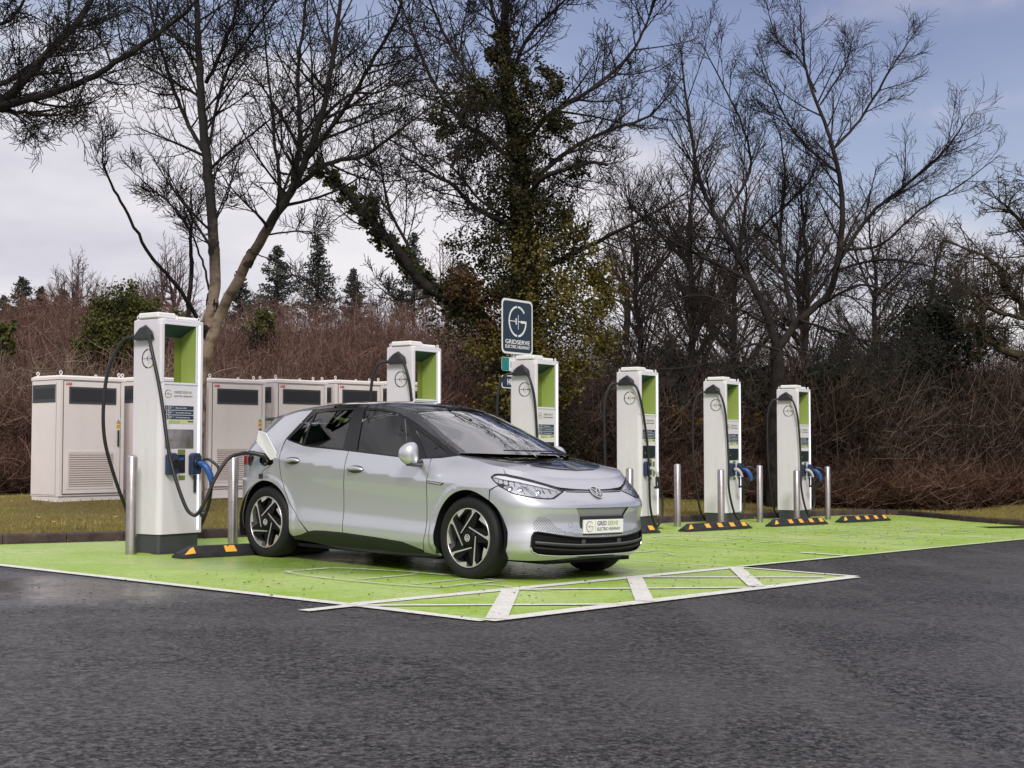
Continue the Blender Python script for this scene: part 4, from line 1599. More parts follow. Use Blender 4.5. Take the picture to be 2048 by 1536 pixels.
# glass area: frame with openings, panes let in a little
q1 = [(-2.535, 1.158), (-2.315, 1.112), (-2.372, 1.408)]
q2 = [(-2.282, 1.106), (-2.345, 1.417), (-2.20, 1.430), (-2.03, 1.439), (-1.789, 1.447), (-1.700, 1.075), (-2.16, 1.098)]
q3 = [(-1.497, 1.060), (-1.632, 1.444), (-1.500, 1.443), (-1.397, 1.434), (-1.183, 1.394), (-1.085, 1.350), (-.686, 1.014), (-.895, 1.018), (-1.232, 1.039)]
q4 = [(-.617, 1.013), (-.915, 1.270), (-.700, 1.183), (-.50, 1.095), (-.384, 1.040)]
dlo = BELT + DTOP[1:]
panel('window_frame', dlo, M_PIL, car, sides='RL', st=.03, off=-.002, holes=[q1, q2, q3, q4])
for nm, q, m in (('quarter_window', q1, M_GLR), ('rear_door_window', q2, M_GLR), ('front_door_window', q3, M_GLS), ('corner_window', q4, M_GLS)):
    panel(nm, q, m, car, sides='RL', st=.06, off=-.009)
# black roof rail strip from the pillar foot back to the spoiler
rail_top = [(x, float(ZR(x)) - .001) for x in np.linspace(-.27, -2.10, 40)]
strip = [(-.27, 1.034)] + rail_top + [q for q in DTOP[::-1] if q[0] > -2.1][:-1]
panel('roof_pillar', strip, M_GLB, car, sides='RL', st=.03)

# roof and windscreen patch: a runs back along the rail, b across
RX = np.array([-.27, -.6, -.95, -1.1, -1.4, -2.1, -2.93, -3.25])
XC = np.array([.20, -.25, -.72, -.92, -1.30, -2.05, -2.98, -3.33])
XCf = pchip(RX[::-1], XC[::-1])
ZCf = pchip([-3.33, -3.0, -2.5, -2.0, -1.6, -1.3, -1.12, -.92, -.6, -.2, .2], [1.375, 1.440, 1.515, 1.546, 1.544, 1.530, 1.510, 1.470, 1.365, 1.215, 1.048])


def TOP(a, b):
    """a: rail x (negative), b: -1..1 across (left positive)"""
    a, b = np.asarray(a, float), np.asarray(b, float)
    xr, yr, zr = a, YR(a), ZR(a)
    xc = XCf(a)
    zc = ZCf(xc)
    ab = np.abs(b)
    return np.stack([xc + (xr - xc) * ab ** 2.0, yr * b, zc + (zr - zc) * ab ** 2.5], -1)


def TOPf(s, z):
    return TOP(s, z)


def panel2(name, poly, m, parent, off=0.0, st=.05, fn=TOPf):
    P, T, n = curvy(fn, poly, (), st, off)
    return mesh_np(name, P, T, m, parent, True, normals=n)


panel2('roof', [(-1.10, -1), (-1.10, 1), (-3.24, 1), (-3.24, -1)][::-1], M_GLB, car)
panel2('windscreen', [(-.285, -.955), (-.285, .955), (-1.07, .955), (-1.07, -.955)][::-1], M_WS, car, off=-.003)
for sgn in (-1, 1):
    panel2('windscreen_pillar', [(-.27, sgn * .945), (-.27, sgn * 1.0), (-1.12, sgn * 1.0), (-1.12, sgn * .945)], M_GLB, car, off=.0)
panel2('windscreen_header', [(-1.055, -.95), (-1.055, .95), (-1.11, .95), (-1.11, -.95)][::-1], M_GLB, car, off=.001)
mb = MB()
mb.box(-3.34, -3.22, -.50, .50, 1.345, 1.385, bev=.012)
mb.build('spoiler', M_GLB, car)

# bonnet: from the crease J in to the black panel and the scuttle
zjf = pchip([a for a, b in ZJ], [b for a, b in ZJ])
cxf = pchip([-.275, .25, .60, 1.2], [.18, .22, .30, .38])
ZHX = pchip([.15, .22, .30, .40, .48, .56], [1.035, 1.008, .975, .930, .893, .845])


def HOOD(s, r):
    s, r = np.asarray(s, float), np.asarray(r, float)
    sa = 1.2 - np.abs(1.2 - s)
    J = SP(sa, zjf(sa))
    side = np.where(s > 1.2, -1.0, 1.0)
    cx = cxf(sa)
    x = J[..., 0] + (cx - J[..., 0]) * r
    y = J[..., 1] * (1 - r)
    zc = ZHX(cx)
    z = J[..., 2] + (zc - J[..., 2]) * (1 - (1 - r) ** 1.9)
    return np.stack([x, y * side, z], -1)


def grid(name, fn, s0, s1, r0, r1, ns, nr, m, off=0.0, parent=None):
    s, r = np.meshgrid(np.linspace(s0, s1, ns), np.linspace(r0, r1, nr), indexing='ij')
    P, n = surf(fn, s.ravel(), r.ravel(), off)
    Fq = [[i * nr + j, (i + 1) * nr + j, (i + 1) * nr + j + 1, i * nr + j + 1] for i in range(ns - 1) for j in range(nr - 1)]
    return mesh_np(name, P, Fq, m, parent or car, True)


grid('bonnet', HOOD, -.275, 2.675, 0, 1.0, 120, 24, M_SIL)
# gloss black panel between bonnet and windscreen
BLK_S = pchip([-.275, -.1, .2, .6, 1.2], [.0, .12, .26, .40, .62])


def BPAN(s, r):
    s, r = np.asarray(s, float), np.asarray(r, float)
    sa = 1.2 - np.abs(1.2 - s)
    r0 = BLK_S(sa)
    return HOOD(s, r0 + (.995 - r0) * r)


grid('scuttle_panel', BPAN, -.275, 2.675, 0, 1.0, 110, 14, M_GLB, .005)


def seam(name, fn, path, r, m, sides='R', off=0.0, n=6, step=.03, parent=None):
    pts = rs(path, step, False)
    P, nn = surf(fn, [a for a, b in pts], [b for a, b in pts], off)
    for sd_ in sides:
        k = np.array([1, 1, 1]) if sd_ == 'R' else np.array([1, -1, 1])
        mb = MB()
        mb.tube([Vector(q * k) for q in P], r, n)
        mb.build(name, m, parent or car)


seam('panel_seal', HOOD, [(s, float(BLK_S(1.2 - abs(1.2 - s)))) for s in np.linspace(-.26, 2.66, 60)], .007, M_GLB, off=.002)
seam('bonnet_seal', SP, [(1.2, .7635), (1.0, .767), (.885, .773)], .0065, M_TRIM, 'RL', off=-.003)
seam('lamp_strip', SP, [(1.2, .752), (1.0, .754), (.89, .756)], .0050, M_CHR, 'RL', off=.0)
seam('lamp_strip', SP, [(1.2, .7455), (1.0, .7475), (.90, .751)], .0045, M_TRIM, 'RL', off=.0)

# lower dark tub behind the panels, with wheel arches left open
tub = [(-3.84, .20), (-3.24, .20)] + arc_part(None, -2.785, 200, -20, 30, .408) + [(-2.3, .19), (-.40, .165)] + arc_part(None, .012, 205, -22, 30) + [(.41, .17), (1.2, .17), (1.2, .84), (.6, .86), (.2, .93), (-.3, .97), (-2.4, 1.04), (-3.84, .98)]
panel('inner_shell', tub, M_DARK, car, off=-.022, sides='RL', st=.05, holes=[PORT])
mb = MB()
mb.box(-3.20, -3.1, -.6, .6, .17, .5)
mb.box(-2.35, -.42, -.80, .80, .135, .165)
mb.box(-3.1, -2.35, -.56, .56, .15, .30)
mb.box(-.42, .60, -.56, .56, .15, .20)
mb.box(.42, .62, -.52, .52, .165, .20)
mb.build('floor_pan', M_DARK, car)
# sill
sillp = [(-2.36, .231)] + SILLT + [(-.37, .160), (-.707, .150), (-1.224, .140), (-1.763, .150), (-2.107, .185), (-2.36, .20)]
panel('sill', sillp, M_TRIM, car, off=.002, sides='RL', st=.03)
# splitter lip and lower intake
panel('intake_backing', GR, M_DARK, car, off=-.045, sides='RL', st=.04)
for z, r, m in ((.312, .0065, M_CHR), (.300, .009, M_TRIM), (.262, .006, M_TRIM)):
    seam('intake_bar', SP, [(.612, z + .030), (.70, z + .022), (.80, z + .012), (.95, z), (1.2, z - .004)], r, mat('satin_bar', (.20, .20, .21), .3, .6) if m is M_CHR else m, 'RL', off=-.008)
seam('intake_lip', SP, [(.584, .30), (.600, .262), (.635, .240), (.70, .230), (.80, .223), (.959, .220), (1.2, .219)], .0065, M_CHR, 'RL', off=.002)
seam('intake_edge', SP, [(.584, .30), (.586, .39), (.598, .418), (.622, .425), (.708, .410), (.80, .393), (.917, .377), (1.046, .369), (1.2, .367)], .005, M_TRIM, 'RL', off=.001)
for sx in np.arange(.68, 1.2, .085):
    P, nn = surf(SP, [sx, sx], [.235, .38], -.03)
    for k in (1, -1):
        mb = MB()
        mb.tube([Vector(P[0] * [1, k, 1]), Vector(P[1] * [1, k, 1])], .007, 4)
        mb.build('intake_rib', M_TRIM, car)
panel('front_splitter', [(.80, .214), (1.2, .214), (1.2, .175), (.70, .165), (.60, .172), (.865, .196)], M_TRIM, car, off=-.012, sides='RL', st=.04)
for k in (1, -1):
    P, nn = surf(SP, [1.0], [.335], -.012)
    mb = MB()
    x, y, z = P[0] * [1, k, 1]
    mb.box(x - .01, x + .006, y - .022, y + .022, z - .02, z + .02, bev=.004)
    mb.build('parking_sensor', M_INT, car)

# dimples of the honeycomb band
md = {1: MB(), -1: MB()}
lower = pchip([.60, .708, .80, .917, 1.046, 1.2], [.432, .422, .403, .388, .380, .379])
upper = pchip([.60, .65, .70, .752, .805, .90, .977, 1.2], [.515, .548, .536, .480, .436, .415, .405, .400])
for iz in range(17):
    z = .3835 + iz * .0112
    s0 = .60 + (iz % 2) * .009
    while s0 < 1.19:
        if lower(s0) + .003 < z < upper(s0):
            for k in (1, -1):
                P, nn = surf(SP, [s0], [z], .0012)
                q, nrm = Vector(P[0] * [1, k, 1]), Vector(nn[0] * [1, k, 1])
                t1 = nrm.cross(Vector((0, 0, 1))).normalized()
                t2 = t1.cross(nrm)
                V_ = [q + t1 * (.0056 * math.cos(w)) + t2 * (.0040 * math.sin(w)) for w in [j * math.pi / 3 for j in range(6)]]
                md[k].add(V_, [list(range(6)) if k > 0 else list(range(6))[::-1]])
        s0 += .018
for k in (1, -1):
    md[k].build('dimple_band', mat('dimple_shadow', (.055, .055, .06), .5), car)
seam('tow_eye_cover', SP, [(.872 + .016 * math.cos(t), .477 + .021 * math.sin(t)) for t in np.linspace(0, 6.29, 20)], .0012, M_INT, 'R', off=0, step=.01)

# number plate
mb = MB()
mb.box(.742, .7655, -.262, .262, .462 - .058, .462 + .058, bev=.003)
np_ = mb.build('number_plate', mat('plate_white', (.80, .80, .79), .35), car)
mb = MB()
Yx, Zx = (0, 1, 0), (0, 0, 1)
emblem(mb, (.7657, -.192, .462), Yx, Zx, .046, 0, 1, .0008)
mb.box(.7657, .7662, -.118, -.1165, .42, .504)
text_into(mb, 'GRID', (.7657, -.095, .470), Yx, Zx, .052, 0, 1.04, .0008, bold=.0008)
text_into(mb, 'SERVE', (.7657, .045, .470), Yx, Zx, .052, 1, 1.04, .0008, bold=.0008)
text_into(mb, 'ELECTRIC HIGHWAY', (.7657, -.095, .427), Yx, Zx, .037, 0, .90, .0008, bold=.0005)
mb.build('plate_lettering', [M_TXTD, M_LIME], np_)
mb = MB()
mb.box(.728, .752, -.285, .285, .520, .548, bev=.004)
mb.box(.728, .7415, -.285, .285, .398, .519)
mb.build('plate_holder', M_TRIM, car)


# badges
def roundel(mb, o, ux, uy, R, mi_m, mi_b, th):
    o, ux, uy = Vector(o), Vector(ux).normalized(), Vector(uy).normalized()
    nn = ux.cross(uy)
    n = 28
    mb.prism([(R * math.cos(k * 2 * math.pi / n), R * math.sin(k * 2 * math.pi / n)) for k in range(n)], o, ux, uy, th, mi_b)
    mb.ring(o + nn * th, ux, uy, R * .88, R * 1.0, 0, 360, th * .5, mi_m, 28)
    for P in ([(-.50, .68), (-.02, -.02 + .1), (.02, .08), (.50, .68)], [(-.78, .32), (-.36, -.62), (0, .02), (.36, -.62), (.78, .32)]):
        for i in range(len(P) - 1):
            a, b = Vector(P[i]) * R, Vector(P[i + 1]) * R
            d = (b - a).normalized()
            w = Vector((-d.y, d.x)) * R * .065
            mb.prism([tuple(a - w), tuple(b - w), tuple(b + w), tuple(a + w)], o + nn * th, ux, uy, th * .5, mi_m)


P, nn = surf(SP, [1.2], [.742], .004)
nb = Vector((nn[0][0], 0, nn[0][2])).normalized()
uy = Vector((-nb.z, 0, nb.x))
mb = MB()
roundel(mb, Vector((P[0][0], 0, .742)), (0, 1, 0), uy, .070, 0, 1, .008)
mb.build('badge', [M_CHR, M_GLB], car)

# headlamps
for k, sd_ in ((1, 'R'), (-1, 'L')):
    kk = np.array([1, k, 1])
    hs_ = panel('headlamp', LAMP, mat('lamp_housing', (.62, .63, .66), .35, .15), car, off=-.022, sides=sd_, st=.025)[0]
    upl = [(.330, .868), (.377, .880), (.452, .876), (.581, .853), (.68, .829), (.77, .800), (.86, .764), (.80, .775), (.68, .806), (.56, .834), (.44, .850)]
    panel('running_light', upl, mat('lamp_white_trim', (.85, .86, .90), .25, .0), hs_, off=-.008, sides=sd_, st=.025)
    midr = [(.47, .800), (.56, .812), (.585, .745), (.52, .740)]
    panel('reflector', [(.575, .825), (.60, .823), (.70, .708), (.66, .709)], M_CHR, hs_, off=-.018, sides=sd_, st=.02)
    for sx, zz, rr in ((.495, .785, .034), (.575, .775, .030), (.70, .760, .028)):
        Pq, nq = surf(SP, [sx], [zz], -.030)
        c, n_ = Vector(Pq[0] * kk), Vector(nq[0] * kk)
        fwd = (n_ + Vector((.6, 0, 0))).normalized()
        mb = MB()
        a1 = fwd.orthogonal().normalized()
        a2 = fwd.cross(a1)
        rings = [(rr * 1.15, .0), (rr, .010), (rr * .92, .004), (rr * .6, .014), (rr * .2, .018)]
        V_ = [c + fwd * h + (a1 * math.cos(w) + a2 * math.sin(w)) * r for r, h in rings for w in [j * math.pi / 8 for j in range(16)]]
        mb.add(V_, [[i * 16 + j, i * 16 + (j + 1) % 16, (i + 1) * 16 + (j + 1) % 16, (i + 1) * 16 + j] for i in range(4) for j in range(16)], 0, True)
        mb.build('lamp_unit', M_CHR, hs_)
    panel('lamp_lens', LAMP, M_LENS, hs_, off=.001, sides=sd_, st=.03)
    seam('lamp_seal', SP, LAMP + LAMP[:1], .0055, M_TRIM, sd_, off=-.001, step=.02, parent=hs_)

# tail lamp, door handles, trim strip
for sd_ in 'RL':
    tl = panel('tail_lamp', [(-3.40, .99), (-3.22, .985), (-3.10, 1.015), (-2.985, .975), (-3.055, .900), (-3.40, .895)], mat('tail_lamp_red', (.35, .012, .015), .15, coat=1), car, off=.004, sides=sd_, st=.03)[0]
    panel('lamp_surround', [(-3.10, 1.02), (-2.975, .975), (-3.05, .885), (-3.09, .90)], M_GLB, tl, off=.0065, sides=sd_, st=.03)
for sd_, k in (('R', 1), ('L', -1)):
    kk = np.array([1, k, 1])
    for s0, z0, nm in ((-2.350, .951, 'rear'), (-1.432, .890, 'front')):
        L_ = .108
        cup = [(s0 + L_ * math.cos(t), z0 - .002 + .036 * math.sin(t)) for t in np.linspace(0, 2 * math.pi, 24, endpoint=False)]
        hp = panel('door_handle', cup, mat('handle_recess', (.10, .10, .11), .35, .5), car, off=.0012, sides=sd_, st=.02)[0]
        mb = MB()
        pts = []
        rr = []
        for t in np.linspace(-1, 1, 13):
            P, n_ = surf(SP, [s0 + t * L_ * .97], [z0 - .004 + .004 * (1 - t * t)], .006 + .026 * (1 - t ** 4))
            pts.append(Vector(P[0] * kk))
            rr.append(.011 + .008 * (1 - t * t))
        mb.tube(pts, rr, 10)
        mb.build('handle_grip', M_SIL, hp)
    tr = [(-.476, .815), (-.263, .797), (-.312, .775), (-.476, .790)]
    a_ = panel('wing_trim', tr, M_GLB, car, off=.002, sides=sd_, st=.03)[0]
    tr2 = [(-.466, .809), (-.290, .794), (-.318, .781), (-.466, .795)]
    panel('trim_inlay', tr2, M_SIL, a_, off=.004, sides=sd_, st=.03)

# mirrors
for k in (1, -1):
    mb = MB()
    n, m_ = 18, 12
    V_ = []
    cx_, cy_, cz_ = -.60, -.985 * k, 1.028
    for i in range(m_ + 1):
        ph = math.pi * i / m_
        for j in range(n):
            th = 2 * math.pi * j / n
            e = .88
            sgn = lambda v: math.copysign(abs(v) ** e, v)
            x = .072 * sgn(math.sin(ph)) * sgn(math.cos(th))
            y = .092 * sgn(math.cos(ph))
            z = (.104 - .018 * (y / .092)) * sgn(math.sin(ph)) * sgn(math.sin(th))
            x += .03 * (y / .092) ** 2 * -1 + (-.015)
            z += .012
            V_.append((cx_ + x, cy_ + y * k * -1, cz_ + z))
    Fc = [[i * n + j, i * n + (j + 1) % n, (i + 1) * n + (j + 1) % n, (i + 1) * n + j] for i in range(m_) for j in range(n)]
    mb.add(V_, Fc, 0, True)
    mr = mb.build('door_mirror', M_SIL, car)
    mb = MB()
    mb.tube([(-.615, -.86 * k, .962), (-.610, -.91 * k, .958), (-.610, -.96 * k, .965)], [.040, .034, .036], 8)
    mb.box(-.64, -.56, *sorted((-1.02 * k, -.93 * k)), .935, .958, bev=.010)
    mb.build('mirror_arm', M_GLB, mr)
    mb = MB()
    mb.box(-.674, -.664, *sorted((-1.045 * k, -.93 * k)), .985, 1.095, bev=.003)
    mb.build('mirror_glass', M_CHR, mr)

# charge port and flap
mb = MB()
P, n_ = surf(SP, [a for a, b in PORT], [b for a, b in PORT], 0)
Pi, _ = surf(SP, [a for a, b in PORT], [b for a, b in PORT], -.05)
nP = len(PORT)
mb.add([tuple(q) for q in P] + [tuple(q) for q in Pi], [[i, (i + 1) % nP, (i + 1) % nP + nP, i + nP] for i in range(nP)] + [[i + nP for i in range(nP)]])
pt = mb.build('charge_port', M_TRIM, car)
mb = MB()
c = Vector(P.mean(0)) + Vector((-.01, .02, -.015))
mb.lathe([(.0, -.0), (.036, 0), (.038, -.03), (.030, -.03)], 18, 'y', tuple(c))
mb.build('socket', M_BLK, pt)
mb = MB()
fo = [(0, 0), (.045, -.02), (.105, .02), (.115, .05)]
FL = [Vector(q) for q in [(-2.773, -.985, 1.232), (-2.684, -.97, 1.21), (-2.600, -.905, 1.023), (-2.608, -.90, .973), (-2.681, -.90, .951), (-2.812, -.98, 1.131)]]
cc = sum(FL, Vector()) / len(FL)
nf = (FL[1] - FL[0]).cross(FL[3] - FL[0]).normalized()
V_ = [q + nf * .006 for q in FL] + [q - nf * .006 for q in FL] + [q + (cc - q) * .22 + nf * .014 for q in FL]
n = len(FL)
mb.add(V_, [[i, (i + 1) % n, (i + 1) % n + n, i + n] for i in range(n)] + [[i, (i + 1) % n, (i + 1) % n + 2 * n, i + 2 * n] for i in range(n)] + [[i + 2 * n for i in range(n)], [i + n for i in range(n)][::-1]])
mb.build('charge_flap', mat('flap_inner_white', (.80, .78, .84), .4), car)
mb = MB()
mb.tube([Vector(P[5]) + Vector((.0, -.004, .0)), Vector((-2.79, -.915, .84)), Vector((-2.795, -.925, .80))], .003, 5)
mb.box(-2.82, -2.775, -.945, -.912, .765, .815, bev=.008)
mb.build('socket_cap', M_BLK, car)

# wiper
mb = MB()
pts = [TOP(-.31, b) + np.array([.01, 0, .018]) for b in np.linspace(-.62, .05, 8)]
mb.tube([Vector(q) for q in pts], .006, 5)
pts = [TOP(-.285, b) + np.array([.03, 0, .012]) for b in np.linspace(-.25, .15, 4)]
mb.tube([Vector(q) for q in pts], .009, 5)
mb.build('wiper', M_BLK, car)

# cabin
mb = MB()
mb.box(-2.9, -.1, -.70, .70, .30, .36)
mb.box(-.62, .12, -.68, .68, .55, .965, bev=.05)
mb.box(-3.1, -2.55, -.66, .66, .5, .98, bev=.03)
mb.build('dashboard', M_INT, car)
for x, y, w, zt, zh, nm in ((-1.55, -.36, .25, 1.12, 1.30, 'front_seat'), (-1.55, .36, .25, 1.12, 1.30, 'front_seat'), (-2.48, -.37, .30, 1.06, 1.24, 'rear_seat'), (-2.48, .37, .30, 1.06, 1.24, 'rear_seat')):
    mb = MB()
    mb.box(x - .1, x + .42, y - w, y + w, .42, .58, bev=.04)
    mb.box(x - .24, x - .08, y - w, y + w, .45, zt, bev=.05)
    st_ = mb.build(nm, M_SEAT, car)
    mb = MB()
    mb.box(x - .27, x - .16, y - .125, y + .125, zt - .02, zh, bev=.035)
    mb.build('head_restraint', M_SEAT, st_)
mb = MB()
cw = Vector((-.78, .36, .98))
ax = Vector((-1, 0, .45)).normalized()
a1 = Vector((0, 1, 0))
a2 = ax.cross(a1)
mb.tube([cw + (a1 * math.cos(t) + a2 * math.sin(t)) * .18 for t in np.linspace(0, 2 * math.pi, 25)], .014, 8)
mb.tube([cw - a1 * .18, cw + a1 * .18], .016, 6)
mb.tube([cw, cw - ax * .25], .04, 8)
# right-hand drive
mb.v = [(x, -y, z) for x, y, z in mb.v]
mb.build('steering_wheel', M_BLK, car)
mb = MB()
mb.box(-.72, -.68, -.10, .10, 1.24, 1.30, bev=.012)
mb.tube([(-.68, 0, 1.28), (-.60, 0, 1.345)], .01, 6)
mb.build('rear_view_mirror', M_BLK, car)


# wheels
def make_wheel():
    """local: axle along y, outside towards -y, origin at the hub centre on the outer face"""
    root = empty('wheel')
    mb = MB()
    R = .349
    prof = [(.252, .004), (.262, -.006), (.285, -.016), (.312, -.017), (.333, -.008), (.3425, .004), (.347, .016), (R, .03), (R, .09), (R, .165), (.345, .185), (.33, .20), (.29, .21), (.24, .20)]
    mb.lathe(prof, 72, 'y')
    for k in range(72):                                # shoulder blocks
        w = 2 * math.pi * k / 72
        c, s = math.cos(w), math.sin(w)
        for (r0, r1, y0, y1) in ((.3350, .3445, -.0095, .004),):
            w2 = w + .045
            mb.add([(r0 * c, y0, r0 * s), (r1 * c, y1, r1 * s), (r1 * math.cos(w2), y1 + .001, r1 * math.sin(w2)), (r0 * math.cos(w2), y0 + .001, r0 * math.sin(w2))], [[0, 1, 2, 3]])
    ty = mb.build('tyre', M_TYRE, root)
    mb = MB()
    mb.lathe([(.2515, .004), (.2515, -.005), (.2485, -.009), (.2425, -.009), (.2415, -.002), (.2405, .02), (.235, .10)], 72, 'y', mi=0)
    rim = mb.build('rim', M_ALU, root)
    mb = MB()
    mb.lathe([(0, .052), (.10, .056), (.16, .07), (.235, .085)], 48, 'y')
    for k in range(5):
        a = math.radians(72 * k)
        ca, sa_ = math.cos(a), math.sin(a)

        def rot(P_):
            return [(x * ca - z * sa_, x * sa_ + z * ca) for x, z in P_]
        P_ = rot([(-.09, .02), (-.05, -.05), (.05, .03), (.098, .20), (.085, .232), (.035, .237), (-.02, .20)])
        mb.prism([(x, z) for x, z in P_], (0, .03, 0), (1, 0, 0), (0, 0, 1), .028, 0)
    mb.lathe([(0, -.012), (.060, -.010), (.078, -.002), (.085, .03)], 30, 'y')
    mb.build('spokes', M_RIMB, root)
    # bright faces
    for k in range(5):
        a = math.radians(72 * k)
        ca, sa_ = math.cos(a), math.sin(a)

        def pr(P_):
            return [((x * ca - z * sa_) * .2500, (x * sa_ + z * ca) * .2500) for x, z in P_]
        mb = MB()
        blade = [(-.348, .160), (-.318, .135), (.215, .770), (.262, .835), (.351, .900), (.166, .945), (.165, .80)]
        mb.prism(pr(blade), (0, -.0025, 0), (1, 0, 0), (0, 0, 1), .005, 0)
        tri = [(-.54, .80), (-.449, .672), (-.150, .945), (-.35, .905)]
        mb.prism(pr(tri), (0, -.0025, 0), (1, 0, 0), (0, 0, 1), .005, 0)
        mb.build('spoke_face', M_ALU, rim)
    mb = MB()
    roundel(mb, (0, -.0125, 0), (1, 0, 0), (0, 0, 1), .030, 0, 1, .002)
    mb.build('hub_cap', [M_TXT, M_RIMB], rim)
    return root


w0 = make_wheel()
first = True
for x in (0, -2.77):
    for k in (1, -1):
        o = w0 if first else copy_tree(w0)
        first = False
        o.parent = car
        o.location = (x, -.865 * k, .345)
        o.rotation_euler = (0, (0 if x == 0 else math.radians(13)), 0 if k == 1 else math.pi)
        o.name = 'wheel'
for x in (.012, -2.785):
    for k in (1, -1):
        mb = MB()
        n = 28
        V_ = []
        for y in (-.875, -.55):
            for i in range(n + 1):
                t = math.radians(-22 + 224 * i / n)
                r = .412
                V_.append((x + r * math.cos(t), y * k, .345 + r * math.sin(t)))
        Fc = [[i, i + 1, i + n + 2, i + n + 1] for i in range(n)] + [[i + n + 1 for i in range(n + 1)]]
        mb.add(V_, Fc)
        mb.build('wheel_arch_liner', M_DARK, car)

# ------------------------------------------------------------------ the cable plugged into the car (its own connector at the port)
near = CHO[0]
mb = MB()
CPT = [(-3.583, 13.68, 2.216), (-3.535, 13.61, 2.07), (-3.448, 13.55, 1.746), (-3.389, 13.5, 1.476), (-3.339, 13.45, 1.211), (-3.292, 13.42, .997), (-3.212, 13.38, .753), (-3.122, 13.36, .535), (-3.061, 13.36, .468), (-3.011, 13.36, .476), (-2.94, 13.38, .602), (-2.867, 13.42, .795), (-2.792, 13.46, .939), (-2.733, 13.5, 1.014), (-2.644, 13.56, 1.047), (-2.567, 13.62, 1.056)]
mb.tube(smooth_path(CPT, 8), .0175, 12)
inv_near = near.matrix_world
o = mb.build('charging_cable', M_CABLE)

Mn = Matrix.Translation(near.location) @ Matrix.Rotation(ROW, 4, 'Z')
o.parent = near
o.matrix_parent_inverse = Mn.inverted()
mb = MB()
pl = [at(497, 905.5, 13.62), at(506, 906.3, 13.62), at(516, 908.2, 13.62), at(527, 911, 13.62), at(536, 917, 13.64), at(543, 924, 13.67)]
mb.tube(pl, [.022, .024, .021, .027, .034, .036], 12)
o2 = mb.build('connector', M_BLK)
o2.parent = near
o2.matrix_parent_inverse = Mn.inverted()
mb = MB()
mb.tube([at(500.5, 905.8, 13.62), at(504.5, 906.2, 13.62)], .030, 14)
rg = mb.build('connector_ring', M_GREYP)
rg.parent = o2
rg.matrix_parent_inverse = Mn.inverted()
mb = MB()
rib = smooth_path([at(462, 913.7, 13.51), at(470, 910.3, 13.54), at(481, 907.5, 13.57), at(496, 905.6, 13.62)], 6)
for i in range(0, len(rib) - 1):
    a, b = rib[i], rib[i + 1]
    mb.tube([a, a.lerp(b, .6)], .0215, 10)
rb = mb.build('strain_relief', M_BLK)
rb.parent = o2
rb.matrix_parent_inverse = Mn.inverted()
mb = MB()
mb.tube([at(405.8, 958, 13.30), at(407, 985, 13.36), at(406.6, 1018, 13.36)], .0025, 5)
q = at(406.6, 1028, 13.36)
mb.lathe([(0, -.045), (.018, -.042), (.020, -.03), (.033, -.02), (.036, 0), (.033, .02), (.018, .032), (0, .034)], 14, 'z', tuple(q))
cp = mb.build('dust_cap', M_BLK)
cp.parent = near
cp.matrix_parent_inverse = Mn.inverted()

# ------------------------------------------------------------------ vegetation
def bark(name, c1, c2, sc=6, lo=.4, hi=.65, moss=None):
    m = mat(name, c1, .9, spec=.15, noise=(sc, c2, lo, hi), bump=(22, .8, .02))
    return m


M_BARKD = bark('dark_grey_bark', (.011, .010, .0098), (.032, .027, .025))
M_TWIG = mat('dark_twigs', (.020, .017, .017), .85, spec=.15, noise=(1.6, (.055, .046, .042), .46, .70))
M_TWIGB = mat('red_brown_twigs', (.10, .058, .046), .85, spec=.15, noise=(.8, (.23, .145, .115), .35, .65))
M_TWIGP = mat('pale_twigs', (.16, .12, .095), .85, spec=.15, noise=(1.5, (.07, .05, .04), .4, .7))
M_OAK = bark('mossy_brown_bark', (.040, .032, .024), (.085, .068, .042))
M_BGT = mat('far_twigs', (.13, .09, .085), .9, spec=.1)


